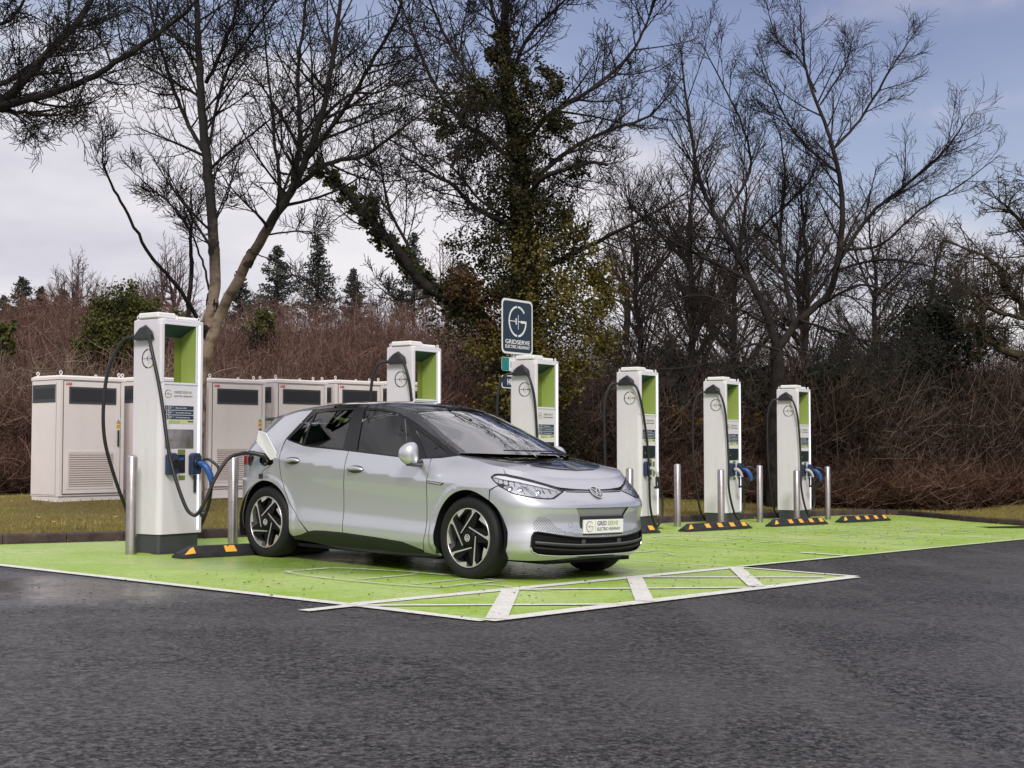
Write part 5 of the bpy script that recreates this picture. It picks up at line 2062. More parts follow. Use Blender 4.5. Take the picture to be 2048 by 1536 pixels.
def pale_bark():
    m = bpy.data.materials.new('pale_mottled_bark')
    m.use_nodes = True
    nt = m.node_tree
    b = nt.nodes['Principled BSDF']
    t = nt.nodes.new('ShaderNodeTexCoord')
    s = nt.nodes.new('ShaderNodeSeparateXYZ')
    n = nt.nodes.new('ShaderNodeTexNoise')
    n.inputs['Scale'].default_value = 2.2
    n.inputs['Detail'].default_value = 8
    n.inputs['Roughness'].default_value = .7
    mp_ = nt.nodes.new('ShaderNodeMapping')
    mp_.inputs['Scale'].default_value = (3, 3, 4.5)
    n2_ = nt.nodes.new('ShaderNodeTexNoise')
    n2_.inputs['Scale'].default_value = 1.6
    n2_.inputs['Detail'].default_value = 6
    r0 = nt.nodes.new('ShaderNodeMapRange')            # pale bark low down; backlit darkness of the upper stems painted into the colour
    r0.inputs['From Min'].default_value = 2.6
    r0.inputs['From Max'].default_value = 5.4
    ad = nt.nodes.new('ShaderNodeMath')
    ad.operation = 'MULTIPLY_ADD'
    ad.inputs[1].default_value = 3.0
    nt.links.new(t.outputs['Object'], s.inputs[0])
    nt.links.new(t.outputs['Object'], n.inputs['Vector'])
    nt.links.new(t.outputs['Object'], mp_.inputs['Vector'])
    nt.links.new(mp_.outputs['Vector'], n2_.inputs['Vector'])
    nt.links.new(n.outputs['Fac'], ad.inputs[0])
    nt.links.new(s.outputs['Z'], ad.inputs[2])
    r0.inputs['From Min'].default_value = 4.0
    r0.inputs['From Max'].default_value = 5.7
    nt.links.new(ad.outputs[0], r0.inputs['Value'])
    r1 = nt.nodes.new('ShaderNodeMapRange')
    r1.inputs['From Min'].default_value = .50
    r1.inputs['From Max'].default_value = .66
    nt.links.new(n2_.outputs['Fac'], r1.inputs['Value'])
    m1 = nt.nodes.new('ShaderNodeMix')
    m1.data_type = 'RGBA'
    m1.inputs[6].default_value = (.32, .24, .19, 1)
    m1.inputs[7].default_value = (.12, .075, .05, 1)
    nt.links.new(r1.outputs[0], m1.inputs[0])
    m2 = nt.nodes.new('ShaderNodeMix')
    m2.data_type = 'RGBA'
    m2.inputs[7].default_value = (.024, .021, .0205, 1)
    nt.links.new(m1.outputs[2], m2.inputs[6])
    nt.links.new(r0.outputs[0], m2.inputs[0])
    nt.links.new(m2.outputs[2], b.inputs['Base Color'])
    b.inputs['Roughness'].default_value = .85
    b.inputs['Specular IOR Level'].default_value = .2
    bu = nt.nodes.new('ShaderNodeBump')
    bu.inputs['Strength'].default_value = .7
    bu.inputs['Distance'].default_value = .02
    nt.links.new(n2_.outputs['Fac'], bu.inputs['Height'])
    nt.links.new(bu.outputs[0], b.inputs['Normal'])
    return m


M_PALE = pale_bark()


class Twigs:
    """many thin tapered tubes collected for one mesh"""
    def __init__(s):
        s.groups = {}

    def add(s, pts, rad, n):
        key = (len(pts), n)
        s.groups.setdefault(key, []).append((pts, rad))

    def build(s, name, m, parent=None, smooth=True):
        Vs, Fs, base = [], [], 0
        for (L, n), lst in s.groups.items():
            P = np.array([p for p, r in lst], np.float32)            # B,L,3
            Rr = np.array([r for p, r in lst], np.float32)           # B,L
            B = len(P)
            T = np.empty_like(P)
            T[:, 1:-1] = P[:, 2:] - P[:, :-2]
            T[:, 0] = P[:, 1] - P[:, 0]
            T[:, -1] = P[:, -1] - P[:, -2]
            T /= np.linalg.norm(T, axis=-1, keepdims=True) + 1e-9
            ref = np.zeros_like(T)
            ref[..., 0] = .31
            ref[..., 1] = .93
            ref[..., 2] = .17
            A = np.cross(T, ref)
            A /= np.linalg.norm(A, axis=-1, keepdims=True) + 1e-9
            Bn = np.cross(T, A)
            w = 2 * np.pi * np.arange(n) / n
            ring = A[:, :, None, :] * np.cos(w)[None, None, :, None] + Bn[:, :, None, :] * np.sin(w)[None, None, :, None]
            V = P[:, :, None, :] + ring * Rr[:, :, None, None]
            Vs.append(V.reshape(-1, 3))
            i = np.arange(L - 1)[:, None]
            k = np.arange(n)[None, :]
            q = np.stack([i * n + k, i * n + (k + 1) % n, (i + 1) * n + (k + 1) % n, (i + 1) * n + k], -1).reshape(-1, 4)
            Fs.append((q[None] + (np.arange(B) * L * n)[:, None, None]).reshape(-1, 4) + base)
            base += B * L * n
        return mesh_np(name, np.concatenate(Vs), np.concatenate(Fs), m, parent, smooth)


def grow(tw, p0, d0, L, r0, lvl, P, rg, dens=1.0):
    """one branch and its side branches; P: dict of habits"""
    seg = P['seg'][min(lvl, len(P['seg']) - 1)]
    n = P['sides'][min(lvl, len(P['sides']) - 1)]
    pts = [p0]
    d = d0 / (np.linalg.norm(d0) + 1e-9)
    cur = rg.normal(0, 1, 3)
    st = L / seg
    for i in range(seg):
        f = (i + 1) / seg
        cur = cur * .85 + rg.normal(0, 1, 3) * .4
        d = d + cur * P['wob'] * (.5 + lvl * .25)
        d[2] += P['up'] * (f if lvl >= P.get('curl_from', 1) else .3) * (1.0 + .35 * lvl)
        d /= np.linalg.norm(d)
        pts.append(pts[-1] + d * st)
    r1 = max(P['rmin'], r0 * P['taper'])
    rad = [max(r0 + (r1 - r0) * (i / seg) ** .9, P['rmin']) for i in range(seg + 1)]
    tw.add(pts, rad, n)
    if lvl >= P['depth']:
        return
    side_shoots(tw, pts, rad, L, lvl, P, rg, P['first'], dens=dens)


def side_shoots(tw, pts, rad, L, lvl, P, rg, f0, num=None, lscale=None, dens=1.0):
    k = num if num is not None else P['num'][min(lvl, len(P['num']) - 1)]
    k = max(1, int(round(k * dens * rg.uniform(.8, 1.2))))
    m = len(pts) - 1
    for j in range(k):
        f = f0 + (1 - f0) * (j + rg.random()) / k
        f = min(f, .995)
        x = f * m
        i = int(x)
        p = pts[i] + (pts[min(i + 1, m)] - pts[i]) * (x - i)
        t = pts[min(i + 1, m)] - pts[i]
        t = t / (np.linalg.norm(t) + 1e-9)
        v = rg.normal(0, 1, 3)
        v -= t * v.dot(t)
        v /= np.linalg.norm(v) + 1e-9
        a = math.radians(rg.normal(P['ang'], 9))
        d = t * math.cos(a) + v * math.sin(a)
        ls = lscale if lscale is not None else P['len'][min(lvl, len(P['len']) - 1)]
        ll = L * ls * rg.uniform(.6, 1.15) * (1.15 - .55 * f)
        rr = (rad[i] + (rad[min(i + 1, m)] - rad[i]) * (x - i)) * P['rfac']
        rr = min(rr, ll * P.get('thin', .013) + P['rmin'])
        if ll < P['lmin']:
            ll = P['lmin']
        grow(tw, p, d, ll, rr, lvl + 1, P, rg, max(.45, min(1, 1.35 - .85 * f)) if lvl == 0 else dens)


def limb(tw, path, radii, P, rg, num=14, lsc=.45, f0=.3, sides=8, wob=.006, spawn=True, total=None):
    """a main limb through given points; side branches sprout along it"""
    S = smooth_path([Vector(q) for q in path], 5)
    S = [np.array(tuple(q)) + rg.normal(0, wob, 3) * (0 < i) for i, q in enumerate(S)]
    rad = list(np.interp(np.linspace(0, 1, len(S)), np.linspace(0, 1, len(radii)), radii))
    tw.add(S, rad, sides)
    L = sum(np.linalg.norm(S[i + 1] - S[i]) for i in range(len(S) - 1))
    if spawn:
        side_shoots(tw, S, rad, total or L, 0, P, rg, f0, num, lsc)
    return S, rad


def leaf_cloud(name, centres, sizes, m, parent, rg, flat=.4):
    """small folded leaves at the given points"""
    C = np.asarray(centres, np.float32)
    n = len(C)
    sz = np.asarray(sizes, np.float32)[:, None]
    a = rg.normal(0, 1, (n, 3))
    a[:, 2] *= .6
    a /= np.linalg.norm(a, axis=1, keepdims=True)
    b = rg.normal(0, 1, (n, 3))
    b -= a * (a * b).sum(1, keepdims=True)
    b /= np.linalg.norm(b, axis=1, keepdims=True)
    V = np.stack([C - a * sz * .5, C + b * sz * .42, C + a * sz * .55, C - b * sz * .42], 1).reshape(-1, 3)
    Fq = np.arange(n * 4).reshape(-1, 4)
    return mesh_np(name, V, Fq, m, parent, False)


def leaf_mat(name, c1, c2, c3=None, sc=3.0, z=None):
    m = bpy.data.materials.new(name)
    m.use_nodes = True
    nt = m.node_tree
    b = nt.nodes['Principled BSDF']
    t = nt.nodes.new('ShaderNodeTexCoord')
    n = nt.nodes.new('ShaderNodeTexNoise')
    n.inputs['Scale'].default_value = sc
    n.inputs['Detail'].default_value = 8
    n.inputs['Roughness'].default_value = .8
    r = nt.nodes.new('ShaderNodeValToRGB')
    e = r.color_ramp.elements
    e[0].position, e[0].color = .36, (*c1, 1)
    e[1].position, e[1].color = .56, (*c2, 1)
    if c3:
        x = e.new(.68)
        x.color = (*c3, 1)
    nt.links.new(t.outputs['Object'], n.inputs['Vector'])
    nt.links.new(n.outputs['Fac'], r.inputs[0])
    nt.links.new(r.outputs[0], b.inputs['Base Color'])
    b.inputs['Roughness'].default_value = .55
    b.inputs['Specular IOR Level'].default_value = .3
    tr = nt.nodes.new('ShaderNodeBsdfTranslucent')
    nt.links.new(r.outputs[0], tr.inputs[0])
    mx_ = nt.nodes.new('ShaderNodeMixShader')
    mx_.inputs[0].default_value = .25
    out = nt.nodes['Material Output']
    nt.links.new(b.outputs[0], mx_.inputs[1])
    nt.links.new(tr.outputs[0], mx_.inputs[2])
    nt.links.new(mx_.outputs[0], out.inputs[0])
    return m


M_IVY = leaf_mat('ivy_leaves', (.010, .011, .006), (.048, .044, .014), (.13, .105, .026))
M_IVYG = leaf_mat('golden_ivy_leaves', (.040, .038, .012), (.15, .12, .025), (.33, .25, .04))
M_EVER = leaf_mat('evergreen_leaves', (.006, .010, .006), (.022, .032, .014), (.05, .06, .022), 2)
M_BEECH = leaf_mat('dry_beech_leaves', (.10, .050, .018), (.30, .17, .055), (.46, .30, .12), 3)
M_CONIF = leaf_mat('spruce_needles', (.036, .045, .040), (.085, .095, .080), None, 1.5)  # needle colour lightened and greyed to stand in for distance haze
M_YEW = leaf_mat('olive_conifer_foliage', (.040, .045, .012), (.11, .115, .028), (.17, .16, .045), 2)

ASH = dict(seg=[8, 6, 5, 4], sides=[6, 4, 3, 3], wob=.09, up=.10, curl_from=1, rmin=.0036, taper=.30, depth=3, first=.12, num=[10, 9, 7, 4], len=[.52, .50, .48, .5], ang=48, rfac=.55, lmin=.16)
CHERRY = dict(seg=[7, 6, 5, 4], sides=[6, 4, 3, 3], wob=.07, up=.045, curl_from=1, rmin=.0040, taper=.28, depth=3, first=.12, num=[10, 9, 6, 5], len=[.45, .42, .42, .4], ang=42, rfac=.55, lmin=.15)
CHERRY.update(num=[11, 9, 6, 3], ang=38, wob=.05, len=[.48, .48, .46, .42], lmin=.22)
DROOP = dict(CHERRY, up=-.03, wob=.12, ang=55)
OAKP = dict(seg=[9, 7, 5, 4], sides=[6, 4, 3, 3], wob=.22, up=.02, curl_from=1, rmin=.0065, taper=.3, depth=3, first=.12, num=[10, 8, 7, 5], len=[.42, .42, .42, .4], ang=52, rfac=.55, lmin=.15)


def A(u, v, D):
    q = at(u, v, D)
    return (q.x, q.y, q.z)


def tree(name, label, cat, group, loc, mt, mw, limbs, P, seed, trunk_n=1):
    """limbs: (path, radii, number of shoots, length scale, f0); the first trunk_n are the trunk"""
    rg = np.random.default_rng(seed)
    root = empty(name, (0, 0, 0))
    tag(root, label, cat, group)
    tk, cr = Twigs(), Twigs()
    for i, (path, radii, num, lsc, f0, *ex) in enumerate(limbs):
        PP = ex[0] if ex else P
        t = tk if i < trunk_n else cr
        S, rad = limb(t, path, radii, PP, rg, spawn=False, sides=12 if i < trunk_n else 8)
        L = sum(np.linalg.norm(S[j + 1] - S[j]) for j in range(len(S) - 1))
        if num:
            side_shoots(cr, S, rad, L, 0, PP, rg, f0, num, lsc)
    tk.build('trunk', mt, root)
    cr.build('crown', mw, root)
    return root


# --- left-hand ash with several stems, in front of the cabinets
D = 19.3
gz = lawn_at(*at(392, 900, D).xy)
b = at(388, 900, D)
base = (b.x, b.y, gz - .1)
T1 = [
    ([base, A(398, 800, D), A(408, 700, D), A(426, 600, D), A(430, 540, D), A(424, 440, D), A(414, 330, D), A(404, 220, D), A(398, 120, D), A(394, 30, D), A(392, -80, D), A(396, -220, D)], [0.114, 0.092, 0.084, 0.079, 0.076, 0.070, 0.065, 0.057, 0.048, 0.039, 0.026, 0.016], 26, .20, .40),
    ([base, A(396, 790, D - .1), A(420, 690, D - .3), A(450, 610, D - .5), A(498, 520, D - .8), A(545, 440, D - 1.2), A(580, 385, D - 1.4), A(612, 320, D - 1.6), A(640, 240, D - 1.8), A(660, 150, D - 2), A(675, 40, D - 2.2), A(685, -80, D - 2.4)], [0.101, 0.088, 0.079, 0.072, 0.069, 0.062, 0.055, 0.046, 0.040, 0.033, 0.026, 0.016], 24, .24, .42),
    ([A(428, 560, D), A(405, 300, D), A(372, 240, D + .3), A(345, 170, D + .6), A(320, 90, D + .9), A(300, 10, D + 1.2), A(285, -90, D + 1.5)][1:], [0.033, 0.030, 0.026, 0.023, 0.017, 0.011], 16, .34, .1),
    ([A(408, 660, D - .1), A(372, 598, D - .5), A(330, 545, D - .9), A(300, 510, D - 1.1), A(262, 440, D - 1.4), A(228, 380, D - 1.6), A(205, 325, D - 1.8), A(205, 290, D - 1.85), A(203, 230, D - 1.9)], [0.030, 0.028, 0.025, 0.023, 0.019, 0.017, 0.011, 0.008, 0.004], 6, .16, .62),
    ([A(376, 650, D + .6), A(378, 600, D + .6), A(383, 540, D + .6), A(382, 470, D + .6), A(384, 430, D + .55), A(382, 380, D + .5)], [0.036, 0.034, 0.032, 0.024, 0.017, 0.011], 6, .5, .55),
    ([A(384, 470, D + .6), A(350, 418, D + .4), A(320, 390, D + .3), A(290, 365, D + .2), A(258, 335, D + .1)], [0.018, 0.016, 0.013, 0.010, 0.005], 7, .30, .2),
    ([A(418, 580, D + .1), A(404, 520, D + .2), A(382, 468, D + .3), A(362, 430, D + .4), A(345, 405, D + .5)], [0.017, 0.016, 0.013, 0.010, 0.006], 4, .35, .3),
    ([A(424, 450, D), A(445, 415, D - .1), A(462, 370, D - .2), A(466, 310, D - .3)], [0.013, 0.011, 0.008, 0.004], 3, .22, .3),
    ([A(412, 165, D), A(440, 110, D - .3), A(470, 30, D - .6), A(490, -60, D - .8)], [0.030, 0.026, 0.019, 0.013], 14, .45, .1),
    ([A(415, 300, D), A(450, 150, D - .3), A(495, 80, D - .5), A(560, -10, D - .8)], [0.023, 0.021, 0.017, 0.010], 12, .4, .2),
    ([A(407, 200, D), A(340, 160, D + .5), A(255, 115, D + .9), A(160, 175, D + 1.2)][:3], [0.023, 0.018, 0.008], 10, .4, .1),
    ([A(575, 390, D - 1.4), A(650, 330, D - 1.2), A(730, 310, D - 1.0), A(800, 260, D - .8), A(880, 200, D - .6)], [0.036, 0.032, 0.025, 0.018, 0.010], 18, .42, .12),
    ([A(590, 360, D - 1.5), A(600, 250, D - 1.3), A(595, 140, D - 1.1), A(610, 30, D - 1.0), A(615, -80, D - 1)], [0.033, 0.030, 0.025, 0.018, 0.010], 18, .40, .15),
    ([A(612, 320, D - 1.6), A(680, 230, D - 2.2), A(740, 130, D - 2.6), A(790, 40, D - 3), A(820, -50, D - 3.2)], [0.032, 0.028, 0.023, 0.017, 0.010], 18, .42, .15),
    ([A(548, 440, D - 1.2), A(560, 370, D - .9), A(550, 280, D - .6), A(540, 180, D - .4), A(530, 80, D - .2), A(525, -20, D)], [0.030, 0.026, 0.023, 0.018, 0.013, 0.006], 17, .42, .2),
    ([A(528, 470, D - 1), A(600, 462, D - 1.3), A(630, 466, D - 1.5)], [0.013, 0.010, 0.004], 5, .5, .3),
    ([A(500, 505, D - .9), A(540, 520, D - 1.2), A(590, 560, D - 1.5), A(625, 598, D - 1.8)], [0.010, 0.007, 0.005, 0.003], 2, .3, .4),
    ([A(640, 240, D - 1.8), A(700, 190, D - 1.2), A(770, 180, D - .8), A(850, 120, D - .5)], [0.023, 0.019, 0.013, 0.008], 15, .45, .1),
]
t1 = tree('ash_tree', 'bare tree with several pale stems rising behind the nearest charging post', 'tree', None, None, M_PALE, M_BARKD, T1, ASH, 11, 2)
for (u, v, dd, r) in ((427.5, 497, 0, .072), (425, 606, 0, .080), (500, 517, -.8, .064), (415, 668, 0, .083)):
    mb = MB()
    q = at(u, v, 19.3 + dd)
    ax_ = Vector((.35 if u > 440 else -.04, 0, 1)).normalized()
    if u in (429, 462):
        ps = [q + Vector((0, -.075, 0)) + ax_ * h for h in (-.05, -.02, .02, .05)]
        mb.tube(ps, [.012, .042, .042, .012], 12)
    else:
        ps = [q + ax_ * h for h in (-.12, -.06, -.01, .03, .07, .12)]
        mb.tube(ps, [r * .9, r * 1.04, r * 1.10, r * 1.06, r * 1.08, r * .9], 14)
    for i_, w_ in enumerate(mb.v):
        mb.v[i_] = (w_[0] + R_.uniform(-.008, .008), w_[1] + R_.uniform(-.008, .008), w_[2] + R_.uniform(-.012, .012))
    mb.build('bark_scar', M_BARKD, t1)
# --- boughs reaching in at the upper left from a tree outside the frame
D = 15.0
b = at(-330, 900, D)
T0 = [
    ([(b.x, b.y, G(b.x, b.y)), A(-330, 600, D), A(-310, 420, D), A(-250, 330, D), A(-200, 300, D)], [0.132, 0.112, 0.099, 0.086, 0.079], 0, 0, 0),
    ([A(-200, 300, D), A(-80, 240, D), A(10, 200, D), A(80, 120, D), (A(150, 50, D)), A(190, -20, D), A(220, -110, D)], [0.073, 0.066, 0.056, 0.046, 0.036, 0.026, 0.013], 26, .26, .2),
    ([A(-200, 300, D), A(-90, 235, D - .2), A(10, 210, D - .4), A(100, 188, D - .6), A(190, 150, D - .8), A(255, 108, D - 1), A(320, 65, D - 1.1), A(385, 10, D - 1.2), A(430, -60, D - 1.3)], [0.059, 0.053, 0.045, 0.038, 0.033, 0.029, 0.024, 0.018, 0.010], 26, .24, .25),
    ([A(-150, 280, D), A(-60, 225, D + .2), A(20, 222, D + .1), A(90, 230, D), A(145, 224, D - .1)], [0.033, 0.026, 0.021, 0.016, 0.007], 12, .30, .3),
    ([A(-200, 290, D), A(-100, 180, D + .5), A(0, 170, D + .8), A(90, 110, D + 1), A(150, 60, D + 1), A(200, 45, D + 1), A(262, 20, D + 1)], [0.040, 0.033, 0.030, 0.025, 0.020, 0.013, 0.007], 18, .28, .3),
    ([A(-150, 200, D), A(-60, 80, D + .5), A(20, 40, D + .6), A(60, -30, D + .6)], [0.033, 0.026, 0.020, 0.013], 12, .35, .2),
]
ASHL = dict(ASH, wob=.17, up=.05, ang=50)
tree('overhanging_tree', 'dark bare boughs reaching in over the sky at the upper left', 'tree', None, None, M_BARKD, M_BARKD, T0, ASHL, 5, 1)

# --- ivy-clad tree in the middle
D = 27.0
b = at(1015, 900, D)
gz = lawn_at(b.x, b.y)
T2 = [
    ([(b.x, b.y, gz - .1), A(1022, 800, D), A(1045, 700, D), A(1050, 600, D), A(1048, 500, D), A(1040, 400, D), A(1035, 300, D), A(1020, 200, D), A(1010, 110, D), A(1008, 40, D)], [.34, .32, .30, .28, .25, .22, .18, .15, .11, .06], 34, .20, .38),
    ([A(1015, 720, D), A(970, 640, D - .3), A(925, 612, D - .6), A(880, 590, D - .9), A(835, 555, D - 1.1), A(795, 500, D - 1.3), A(750, 450, D - 1.4), A(710, 405, D - 1.5), A(670, 360, D - 1.6), A(640, 320, D - 1.7)], [0.136, 0.122, 0.109, 0.102, 0.095, 0.085, 0.075, 0.061, 0.048, 0.034], 10, .3, .55),
    ([A(1048, 470, D), A(1000, 440, D - .6), A(950, 415, D - 1), A(905, 370, D - 1.3), A(860, 345, D - 1.6), A(800, 310, D - 1.9)], [0.068, 0.058, 0.048, 0.037, 0.027, 0.014], 14, .32, .25),
    ([A(1045, 420, D), A(1080, 360, D - .6), A(1130, 340, D - 1), A(1180, 325, D - 1.3), A(1215, 330, D - 1.5)], [0.061, 0.054, 0.041, 0.034, 0.027], 12, .4, .3),
    ([A(1040, 340, D), A(980, 280, D - .5), A(930, 250, D - .9), A(870, 170, D - 1.3), A(830, 80, D - 1.6), A(800, 0, D - 1.8)], [0.061, 0.054, 0.048, 0.034, 0.024, 0.014], 22, .32, .2),
    ([A(1036, 300, D), A(1100, 230, D + .3), A(1180, 180, D + .5), A(1260, 110, D + .7), A(1300, 30, D + .8), A(1330, -60, D + .9)], [0.054, 0.048, 0.041, 0.031, 0.020, 0.010], 24, .32, .15),
    ([A(1044, 380, D), A(1140, 300, D + .3), A(1220, 260, D + .5), A(1300, 230, D + .7), A(1370, 150, D + .8)], [0.051, 0.044, 0.034, 0.024, 0.010], 22, .32, .15),
    ([A(1030, 240, D), A(960, 170, D + .5), A(900, 90, D + .8), A(860, 0, D + 1), A(840, -80, D + 1.2)], [0.048, 0.041, 0.031, 0.020, 0.010], 22, .34, .15),
    ([A(1018, 160, D), A(1060, 70, D), A(1130, 0, D), A(1190, -70, D)], [0.048, 0.037, 0.024, 0.014], 18, .42, .1),
    ([A(1010, 110, D), A(985, 20, D), A(960, -90, D)], [0.041, 0.031, 0.014], 14, .45, .1),
    ([A(1050, 560, D), A(1120, 520, D + .5), A(1200, 480, D + .8), A(1300, 430, D + 1), A(1380, 380, D + 1.2)], [0.061, 0.054, 0.044, 0.031, 0.014], 16, .32, .2),
    ([A(1040, 450, D), A(960, 400, D - 1.2), A(900, 330, D - 1.5), A(820, 300, D - 1.8)], [0.034, 0.027, 0.020, 0.010], 16, .4, .2),
    ([A(835, 555, D - 1.1), A(815, 490, D - .9), A(780, 420, D - .7), A(760, 330, D - .5), A(740, 250, D - .4)], [0.041, 0.034, 0.027, 0.020, 0.010], 14, .38, .25),
    ([A(1008, 60, D), A(1020, -80, D - .5), A(1060, -260, D - 1), A(1090, -460, D - 1.5)], [.09, .075, .05, .02], 24, .36, .1),
    ([A(1300, 30, D + .8), A(1340, -120, D), A(1380, -300, D - 1)], [.028, .024, .012], 18, .45, .05),
    ([A(1020, -60, D - .5), A(1130, -160, D - 1.5), A(1250, -260, D - 2.5), A(1330, -420, D - 3)], [.08, .065, .045, .02], 22, .36, .1),
    ([A(1012, -20, D), A(930, -160, D - 1), A(860, -330, D - 2), A(830, -500, D - 2.5)], [.075, .06, .04, .02], 22, .36, .1),
    ([A(1090, -200, D - 1), A(1180, -380, D - 3), A(1260, -600, D - 4)], [.06, .045, .02], 18, .40, .1),
    ([A(870, 590, D - .9), A(800, 600, D - 1.4), A(740, 560, D - 1.8)], [0.024, 0.017, 0.007], 8, .45, .3),
]
t2 = tree('ivy_covered_tree', 'tall tree wrapped in dark ivy, with a bough reaching out to the left', 'tree', None, None, M_BARKD, M_TWIG, T2, dict(ASH, rmin=.0055, num=[10, 9, 6, 4]), 21, 2)
rg = np.random.default_rng(9)


def blob_pts(segs, n):
    """points scattered round a chain of (u, v, D, half-width px, weight)"""
    out = []
    W_ = np.array([s[4] for s in segs], float)
    W_ /= W_.sum()
    cnt = rg.multinomial(n, W_)
    for (u, v, D_, hw, w), c in zip(segs, cnt):
        k = max(6, c // (70 if hw > 25 else 22))
        sub_ = rg.normal(0, .55, (k, 3))
        for j in range(c):
            s = sub_[rg.integers(k)] + rg.normal(0, .20, 3)
            q = at(u + s[0] * hw, v + s[1] * hw, D_ + s[2] * hw * .009 - hw * .004)
            out.append((q.x, q.y, q.z))
    return out


ivy = [(1010, 70, 27, 22, 1), (1008, 110, 27, 32, 2), (1015, 160, 27, 45, 3), (1020, 215, 27, 50, 3), (1030, 265, 27, 58, 3), (1040, 320, 27, 60, 3), (1040, 380, 27, 66, 4), (1045, 440, 27, 72, 4), (1050, 500, 27, 74, 4),
       (1055, 560, 27, 85, 5), (1060, 620, 27, 95, 6), (1040, 690, 27, 95, 6), (1060, 760, 27, 95, 5), (1050, 850, 27, 90, 4), (1060, 930, 27, 80, 3),
       (960, 190, 26.4, 40, 2), (920, 215, 26, 50, 2.5), (890, 250, 26, 36, 1.2), (1090, 160, 27, 36, 1.5), (1120, 190, 26.5, 30, 1), (940, 300, 26.2, 40, 1.5), (1110, 250, 27, 40, 1.5),
       (1130, 430, 26, 45, 1.6), (1160, 330, 26, 25, .8), (960, 500, 26.4, 50, 1.7), (930, 570, 26.4, 55, 2), (950, 640, 26.4, 70, 3.2), (1010, 600, 26.2, 60, 2), (1150, 530, 26.4, 55, 1.6)]
leaf_cloud('ivy', blob_pts([(a, b, c, d * .9, e) for a, b, c, d, e in ivy], 64000), rg.uniform(.03, .075, 64000), M_IVY, t2, rg)
ivl = [(640 + (960 - 640) * f, v, 25.4 + 1.2 * f, 14 + 6 * f, 1) for f, v in ((.0, 335), (.08, 362), (.16, 388), (.24, 415), (.3, 440), (.36, 462), (.42, 482), (.5, 508), (.56, 530), (.62, 552), (.70, 575), (.78, 592), (.88, 606), (.96, 622))] + [(742, 400, 25.7, 14, .8), (746, 430, 25.6, 16, .8)]
leaf_cloud('ivy', blob_pts(ivl, 9000), rg.uniform(.04, .09, 9000), leaf_mat('bough_ivy', (.022, .028, .012), (.065, .070, .022), (.14, .13, .04)), t2, rg)
gold = [(1130, 580, 25.9, 75, 2), (1180, 630, 25.9, 65, 2), (1130, 670, 25.9, 75, 2), (1210, 600, 26.2, 30, .5), (1150, 480, 26, 40, .6), (1100, 740, 26, 50, 1.2), (1190, 560, 26, 34, 1), (1080, 520, 25.8, 60, 1), (1130, 760, 26, 40, 1), (985, 700, 25.8, 50, .8), (990, 800, 25.8, 50, .8), (1060, 640, 25.6, 60, .8), (1200, 690, 25.9, 24, .7)]
leaf_cloud('golden_ivy', blob_pts(gold, 11000), rg.uniform(.035, .08, 11000), M_IVYG, t2, rg)
leaf_cloud('russet_ivy', blob_pts([(940, 580, 25.7, 40, 1), (980, 640, 25.7, 35, .7)], 1500), rg.uniform(.04, .08, 1500), leaf_mat('russet_leaves', (.04, .022, .010), (.10, .055, .022)), t2, rg)

